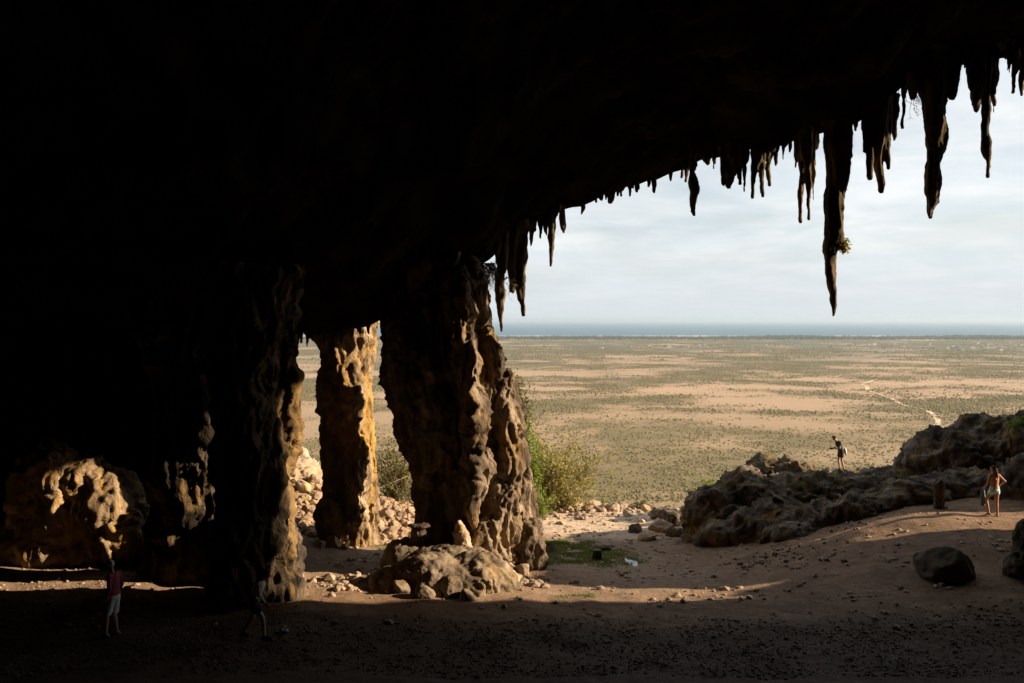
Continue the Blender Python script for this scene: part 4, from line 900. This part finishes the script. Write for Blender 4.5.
    # clothes
    for nm, kind, mt in clothes:
        C = []
        if kind.startswith('top'):
            C.append(loft([pel + up * .02, pel + (che - pel) * .45, che, che + (nk - che) * .55, nk - up * .015], [(tr * 1.06, .128), (tr * (.86 if fem else .98), .112), (tr * 1.05, .13), (tr * 1.0, .115), (.085, .075)], 16))
            for sd_ in ('l', 'r'):
                sh, el, wr = J['sh_' + sd_], J['el_' + sd_], J['wr_' + sd_]
                if 'vest' not in kind:
                    C += [capsule(che + (nk - che) * .5, sh, .082, .066)]
                    e = el if 'long' in kind else sh + (el - sh) * .6
                    C.append(loft([sh, e], [.064, .054], 12))
                    if 'long' in kind: C += [capsule(el, el + (wr - el) * .05, .05, .05), loft([el, wr + (el - wr) * .05], [.05, .038], 12)]
                else: C += [capsule(che + (nk - che) * .3, che + (nk - che) * .5 + (sh - che) * .35, .075, .062)]
        if kind.startswith('shorts') or kind == 'briefs':
            C.append(loft([pel - up * .11, pel - up * .04, pel + up * .05, pel + up * .10], [(.11, .09), (tr * 1.08, .128), (tr * 1.05, .123), (tr * 1.0, .115)], 16))
            fr = {'shorts_long': .95, 'shorts': .62, 'shorts_short': .32, 'briefs': .02}[kind]
            if fr > .1:
                for sd_ in ('l', 'r'):
                    hp, kn = J['hip_' + sd_], J['kn_' + sd_]; C.append(loft([hp + (hp - kn) * .05, hp + (kn - hp) * fr * .5, hp + (kn - hp) * fr], [.10, .10, .098 if fr > .5 else .10], 14))
        if kind == 'shoes':
            for sd_ in ('l', 'r'):
                an, tf = J['an_' + sd_], J['toe_' + sd_]; ft = tf - an; heel = an - ft / np.linalg.norm(ft) * .055; heel[2] = an[2] - .05
                q = [capsule(heel, tf, .043, .036), capsule(an - np.array([0, 0, .02]), heel, .045, .043), capsule(an - np.array([0, 0, .02]), (an + tf) / 2, .045, .036)]
                V, Fc, no = voxel(q, .01, 1); link('shoe', mesh('shoe', V, Fc, mt), root)
            continue
        V, Fc, no = voxel(C, .012, 1); V = V + no * (.006 * fbm(V, .08, 3))[:, None]
        link(nm, mesh(nm, V, Fc, mt), root)
    return root
EYE = plain_mat_simple('eye', (.05, .04, .03), .2, .1, 20)
def cloth(name, c): return plain_mat_simple(name, c, .95, .15, 12)
# 1 standing man with white hair, facing left
x, y, z = on_ground(113.5, 21.6)
J1 = dict(pelvis=(0, 0, .93), chest=(0, 0.0, 1.28), neck=(0, .03, 1.49), head=(0, .085, 1.62), face=(.1, 1, -.12), sh_l=(.18, -.01, 1.42), el_l=(.23, -.06, 1.14), wr_l=(.22, .03, .90), sh_r=(-.18, -.01, 1.42), el_r=(-.23, -.05, 1.14), wr_r=(-.22, .05, .90),
          hip_l=(.09, 0, .90), kn_l=(.10, .05, .49), an_l=(.10, -.02, .085), toe_l=(.12, .14, .035), hip_r=(-.09, 0, .90), kn_r=(-.11, .10, .50), an_r=(-.12, .12, .085), toe_r=(-.14, .28, .035))
person((x, y, z), R(80), J1, 'm', 'white-haired person in maroon long-sleeved shirt and pale shorts standing at far left', [('shirt', 'top_long', cloth('maroon_cotton', (.32, .07, .095))), ('shorts', 'shorts_long', cloth('pale_shorts', (.70, .72, .72))),
       ('shoe', 'shoes', cloth('pale_canvas', (.35, .33, .31)))], ('short', cloth('white_hair', (.80, .78, .74))), SKIN, 1.03)
# 2 woman walking right, head bowed
x, y, z = on_ground(254.5, 21.3)
J2 = dict(pelvis=(0, 0, .90), chest=(0, .10, 1.20), neck=(0, .18, 1.39), head=(0, .27, 1.50), face=(0, 1, -.55), sh_l=(.15, .13, 1.33), el_l=(.19, .16, 1.07), wr_l=(.17, .30, .88), sh_r=(-.15, .13, 1.33), el_r=(-.20, .06, 1.07), wr_r=(-.19, .16, .85),
          hip_l=(.085, 0, .86), kn_l=(.09, .22, .50), an_l=(.09, .26, .085), toe_l=(.10, .43, .035), hip_r=(-.085, 0, .86), kn_r=(-.09, -.06, .47), an_r=(-.09, -.30, .13), toe_r=(-.10, -.16, .03))
person((x, y, z), R(-90), J2, 'f', 'dark-haired person in pale sleeveless top and dark shorts walking with head bowed', [('vest', 'top_vest', cloth('pale_vest', (.62, .64, .60))), ('shorts', 'shorts', cloth('black_shorts', (.02, .02, .022))),
       ('shoe', 'shoes', cloth('brown_sandal', (.10, .07, .055)))], ('bob', cloth('dark_hair', (.025, .018, .014))), SKIN, 1.0)
# 3 man on the outcrop, bent forward, holding a camera
ROCKTOP = None
J3 = dict(pelvis=(0, -.04, .95), chest=(0, .05, 1.27), neck=(0, .17, 1.46), head=(0, .27, 1.56), face=(0, 1, -.8), sh_l=(.18, .09, 1.40), el_l=(.22, .10, 1.12), wr_l=(.10, .34, 1.08), sh_r=(-.18, .09, 1.40), el_r=(-.22, .10, 1.12), wr_r=(-.10, .34, 1.08),
          hip_l=(.09, -.04, .92), kn_l=(.10, .03, .50), an_l=(.10, -.04, .085), toe_l=(.12, .12, .035), hip_r=(-.09, -.04, .92), kn_r=(-.10, -.04, .50), an_r=(-.11, -.16, .085), toe_r=(-.13, .0, .035), curl=.9)
dg = bpy.context.evaluated_depsgraph_get(); dg.update()
def drop(x, y, z0=12.0):
    hit, loc, *_ = SC.ray_cast(dg, Vector((x, y, z0)), Vector((0, 0, -1))); return loc.z if hit else 0.0
mx, my = (840 - HX) / F * 43.5, 43.5
mz = drop(mx, my, 7)
print('man rock z', mz, 'py', HY + (CZ - mz) * F / my)
p3 = person((mx, my, mz - .03), R(95), J3, 'm', 'person in dark shirt and shorts standing on the outcrop, bent over a small camera', [('shirt', 'top', cloth('dark_shirt', (.03, .03, .032))), ('shorts', 'shorts', cloth('dark_shorts', (.04, .038, .04))),
            ('shoe', 'shoes', cloth('dark_shoes', (.04, .035, .03)))], ('short', cloth('brown_hair', (.03, .02, .015))), SKIN, 1.0)
def boxv(x0, x1, y0, y1, z0, z1):
    return (np.array([(x0, y0, z0), (x1, y0, z0), (x1, y1, z0), (x0, y1, z0), (x0, y0, z1), (x1, y0, z1), (x1, y1, z1), (x0, y1, z1)], float), [(0, 3, 2, 1), (4, 5, 6, 7), (0, 1, 5, 4), (1, 2, 6, 5), (2, 3, 7, 6), (3, 0, 4, 7)])
cb = plain_mat_simple('camera_black', (.015, .015, .017), .4, .1, 20, .5)
rm = Matrix.Rotation(R(95), 4, 'Z'); cl = Vector((mx, my, mz - .03)) + rm @ Vector((0, .43, 1.09))
cam_t = empty('camera', cl, R(95)); tag(cam_t, 'small black camera held out by the person on the outcrop', 'camera')
link('camera_body', mesh('camera_body', *boxv(-.075, .075, -.03, .03, -.05, .05), cb, False), cam_t)
link('lens', mesh('lens', *loft([(0, .03, 0), (0, .11, 0)], [.036, .032], 14), cb), cam_t)
# bag at the man's hip
bl = Vector((mx, my, mz)) + rm @ Vector((.0, -.25, .93))
crm = plain_mat_simple('white_cloth', (.6, .6, .58), .9, .1, 20)
V, Fc, no = voxel([sphere((0, 0, 0), (.10, .07, .13)), capsule((0, 0, .08), (0, .1, .2), .025, .02), capsule((0, -.03, -.08), (0, -.05, -.2), .05, .03)], .02, 1); V = V + no * (.02 * ridged(V, .1, 2))[:, None]
tag(link('cloth_bag', mesh('cloth_bag', V, Fc, crm), None, bl, R(95)), 'small white cloth bag hanging at the hip of the person on the outcrop', 'bag')
# 4 woman on the right, back to us, hand on hip
x, y, z = on_ground(994.5, 30.9)
J4 = dict(pelvis=(0, 0, .92), chest=(.01, 0, 1.24), neck=(.01, .01, 1.44), head=(.02, .03, 1.57), face=(.45, 1, -.05), sh_l=(.16, 0, 1.38), el_l=(.22, .05, 1.11), wr_l=(.22, .20, .93), sh_r=(-.16, 0, 1.38), el_r=(-.38, -.04, 1.17), wr_r=(-.19, .03, 1.01),
          hd_r=(.6, .6, -.5), hip_l=(.09, 0, .88), kn_l=(.16, .20, .53), an_l=(.14, .10, .12), toe_l=(.17, .24, .03), hip_r=(-.085, 0, .88), kn_r=(-.08, .0, .48), an_r=(-.08, -.03, .085), toe_r=(-.10, .13, .035), thumb_r=(0, -1, .3), palm_r=(1, 0, 0))
J4 = {k: (-v[0], v[1], v[2]) if isinstance(v, tuple) else v for k, v in J4.items()}
person((x, y, z), R(10), J4, 'f', 'long-haired person in an orange top and turquoise shorts standing with one hand on the hip', [('top', 'top_vest', cloth('orange_top', (.42, .21, .13))), ('shorts', 'shorts_short', cloth('turquoise_shorts', (.45, .66, .64)))],
       ('long', cloth('auburn_hair', (.10, .05, .03))), SKIN2, 1.02)
rm = Matrix.Rotation(R(10), 4, 'Z'); tl = Vector((x, y, z)) + rm @ Vector((-.235, .27, .60))
V, Fc, no = voxel([loft([(0, 0, .30), (0, 0, .1), (.01, 0, -.12), (0, 0, -.28)], [(.03, .03), (.07, .04), (.09, .035), (.07, .03)], 14, True)], .015, 1); V = V + no * (.02 * ridged(V * np.array([1, 1, .2]), .05, 2))[:, None]
tag(link('towel', mesh('towel', V, Fc, cloth('blue_towel', (.10, .15, .20))), None, tl), 'dark blue towel held hanging at the side of the long-haired person', 'towel')

# ------------------------------------------------------------------ haze
V, Fc = boxv(-100000, 100000, -60, 80000, PLAIN_Z - 8, 50)
m = bpy.data.materials.new('haze_air'); m.use_nodes = True; nt = m.node_tree; nt.nodes.remove(nt.nodes['Principled BSDF'])
pvn = N(nt, 'ShaderNodeVolumePrincipled'); pvn.inputs['Color'].default_value = (.45, .55, .65, 1); pvn.inputs['Density'].default_value = 6.5e-5; pvn.inputs['Anisotropy'].default_value = .2
nt.links.new(pvn.outputs[0], nt.nodes['Material Output'].inputs['Volume'])
tag(link('haze', mesh('haze', V, Fc, m, False)), 'pale sea haze over the plain', kind='stuff')

# ------------------------------------------------------------------ sky, sun, camera
w = bpy.data.worlds.new('World'); SC.world = w; w.use_nodes = True; nt = w.node_tree
bg = nt.nodes['Background']; sky = N(nt, 'ShaderNodeTexSky', sky_type='NISHITA'); sky.sun_disc = False
sky.sun_elevation = R(SUN_EL); sky.sun_rotation = R(SUN_AZ); sky.air_density = 1.0; sky.dust_density = 1.6; sky.ozone_density = 1.0
tc = N(nt, 'ShaderNodeTexCoord'); sp = N(nt, 'ShaderNodeSeparateXYZ'); nt.links.new(tc.outputs['Generated'], sp.inputs[0])
zc = N(nt, 'ShaderNodeMath', operation='ADD'); nt.links.new(sp.outputs['Z'], zc.inputs[0]); zc.inputs[1].default_value = .12
mxz = N(nt, 'ShaderNodeMath', operation='MAXIMUM'); nt.links.new(zc.outputs[0], mxz.inputs[0]); mxz.inputs[1].default_value = .05
dx = N(nt, 'ShaderNodeMath', operation='DIVIDE'); nt.links.new(sp.outputs['X'], dx.inputs[0]); nt.links.new(mxz.outputs[0], dx.inputs[1])
dy = N(nt, 'ShaderNodeMath', operation='DIVIDE'); nt.links.new(sp.outputs['Y'], dy.inputs[0]); nt.links.new(mxz.outputs[0], dy.inputs[1])
cm = N(nt, 'ShaderNodeCombineXYZ'); nt.links.new(dx.outputs[0], cm.inputs[0]); nt.links.new(dy.outputs[0], cm.inputs[1])
cn = noise(nt, cm.outputs[0], .9, 7, .6, .6)
cf = ramp(nt, cn, [(.36, .60), (.62, .97)])
cloudc = (7.0, 7.5, 8.0)
hz = N(nt, 'ShaderNodeMapRange'); hz.inputs['From Min'].default_value = 0.0; hz.inputs['From Max'].default_value = .10; nt.links.new(sp.outputs['Z'], hz.inputs['Value'])
cn2 = noise(nt, cm.outputs[0], 1.7, 8, .62, .4)
cloudmix = mix(nt, hz.outputs[0], (6.0, 6.5, 7.0), mix(nt, ramp(nt, cn2, [(.38, 0.0), (.62, 1.0)]), (6.5, 7.1, 7.6), (7.9, 8.1, 8.2)))
cf2 = mix(nt, hz.outputs[0], (.97, .97, .97), cf)
c = mix(nt, cf2, sky.outputs[0], cloudmix)
nt.links.new(c, bg.inputs['Color']); bg.inputs['Strength'].default_value = 0.051
sun = bpy.data.lights.new('sun', 'SUN'); sun.energy = 5.0; sun.angle = R(.5); sun.color = (1.0, .80, .56)
so = bpy.data.objects.new('sun', sun); COL.objects.link(so)
el, az = R(SUN_EL), R(SUN_AZ); d = Vector((math.cos(el) * math.sin(az), math.cos(el) * math.cos(az), math.sin(el)))
so.rotation_euler = d.to_track_quat('Z', 'Y').to_euler(); so.location = d * 60
cd = bpy.data.cameras.new('camera'); co = bpy.data.objects.new('view_camera', cd); COL.objects.link(co)
co.location = (0, 0, CZ); co.rotation_euler = (R(90), 0, 0); cd.sensor_width = 36; cd.lens = 36 * F / 1024; cd.shift_y = -(341.5 - HY) / 1024
cd.clip_start = .1; cd.clip_end = 200000; SC.camera = co
SC.view_settings.view_transform = 'Standard'; SC.view_settings.look = 'None'; SC.view_settings.exposure = 1.28; SC.view_settings.gamma = 1
cy = SC.cycles; cy.use_denoising = True; cy.max_bounces = 5; cy.diffuse_bounces = 2; cy.glossy_bounces = 1; cy.transmission_bounces = 1; cy.volume_bounces = 1; cy.transparent_max_bounces = 4
try: cy.denoiser = 'OPENIMAGEDENOISE'
except Exception: pass
cy.sample_clamp_indirect = 4
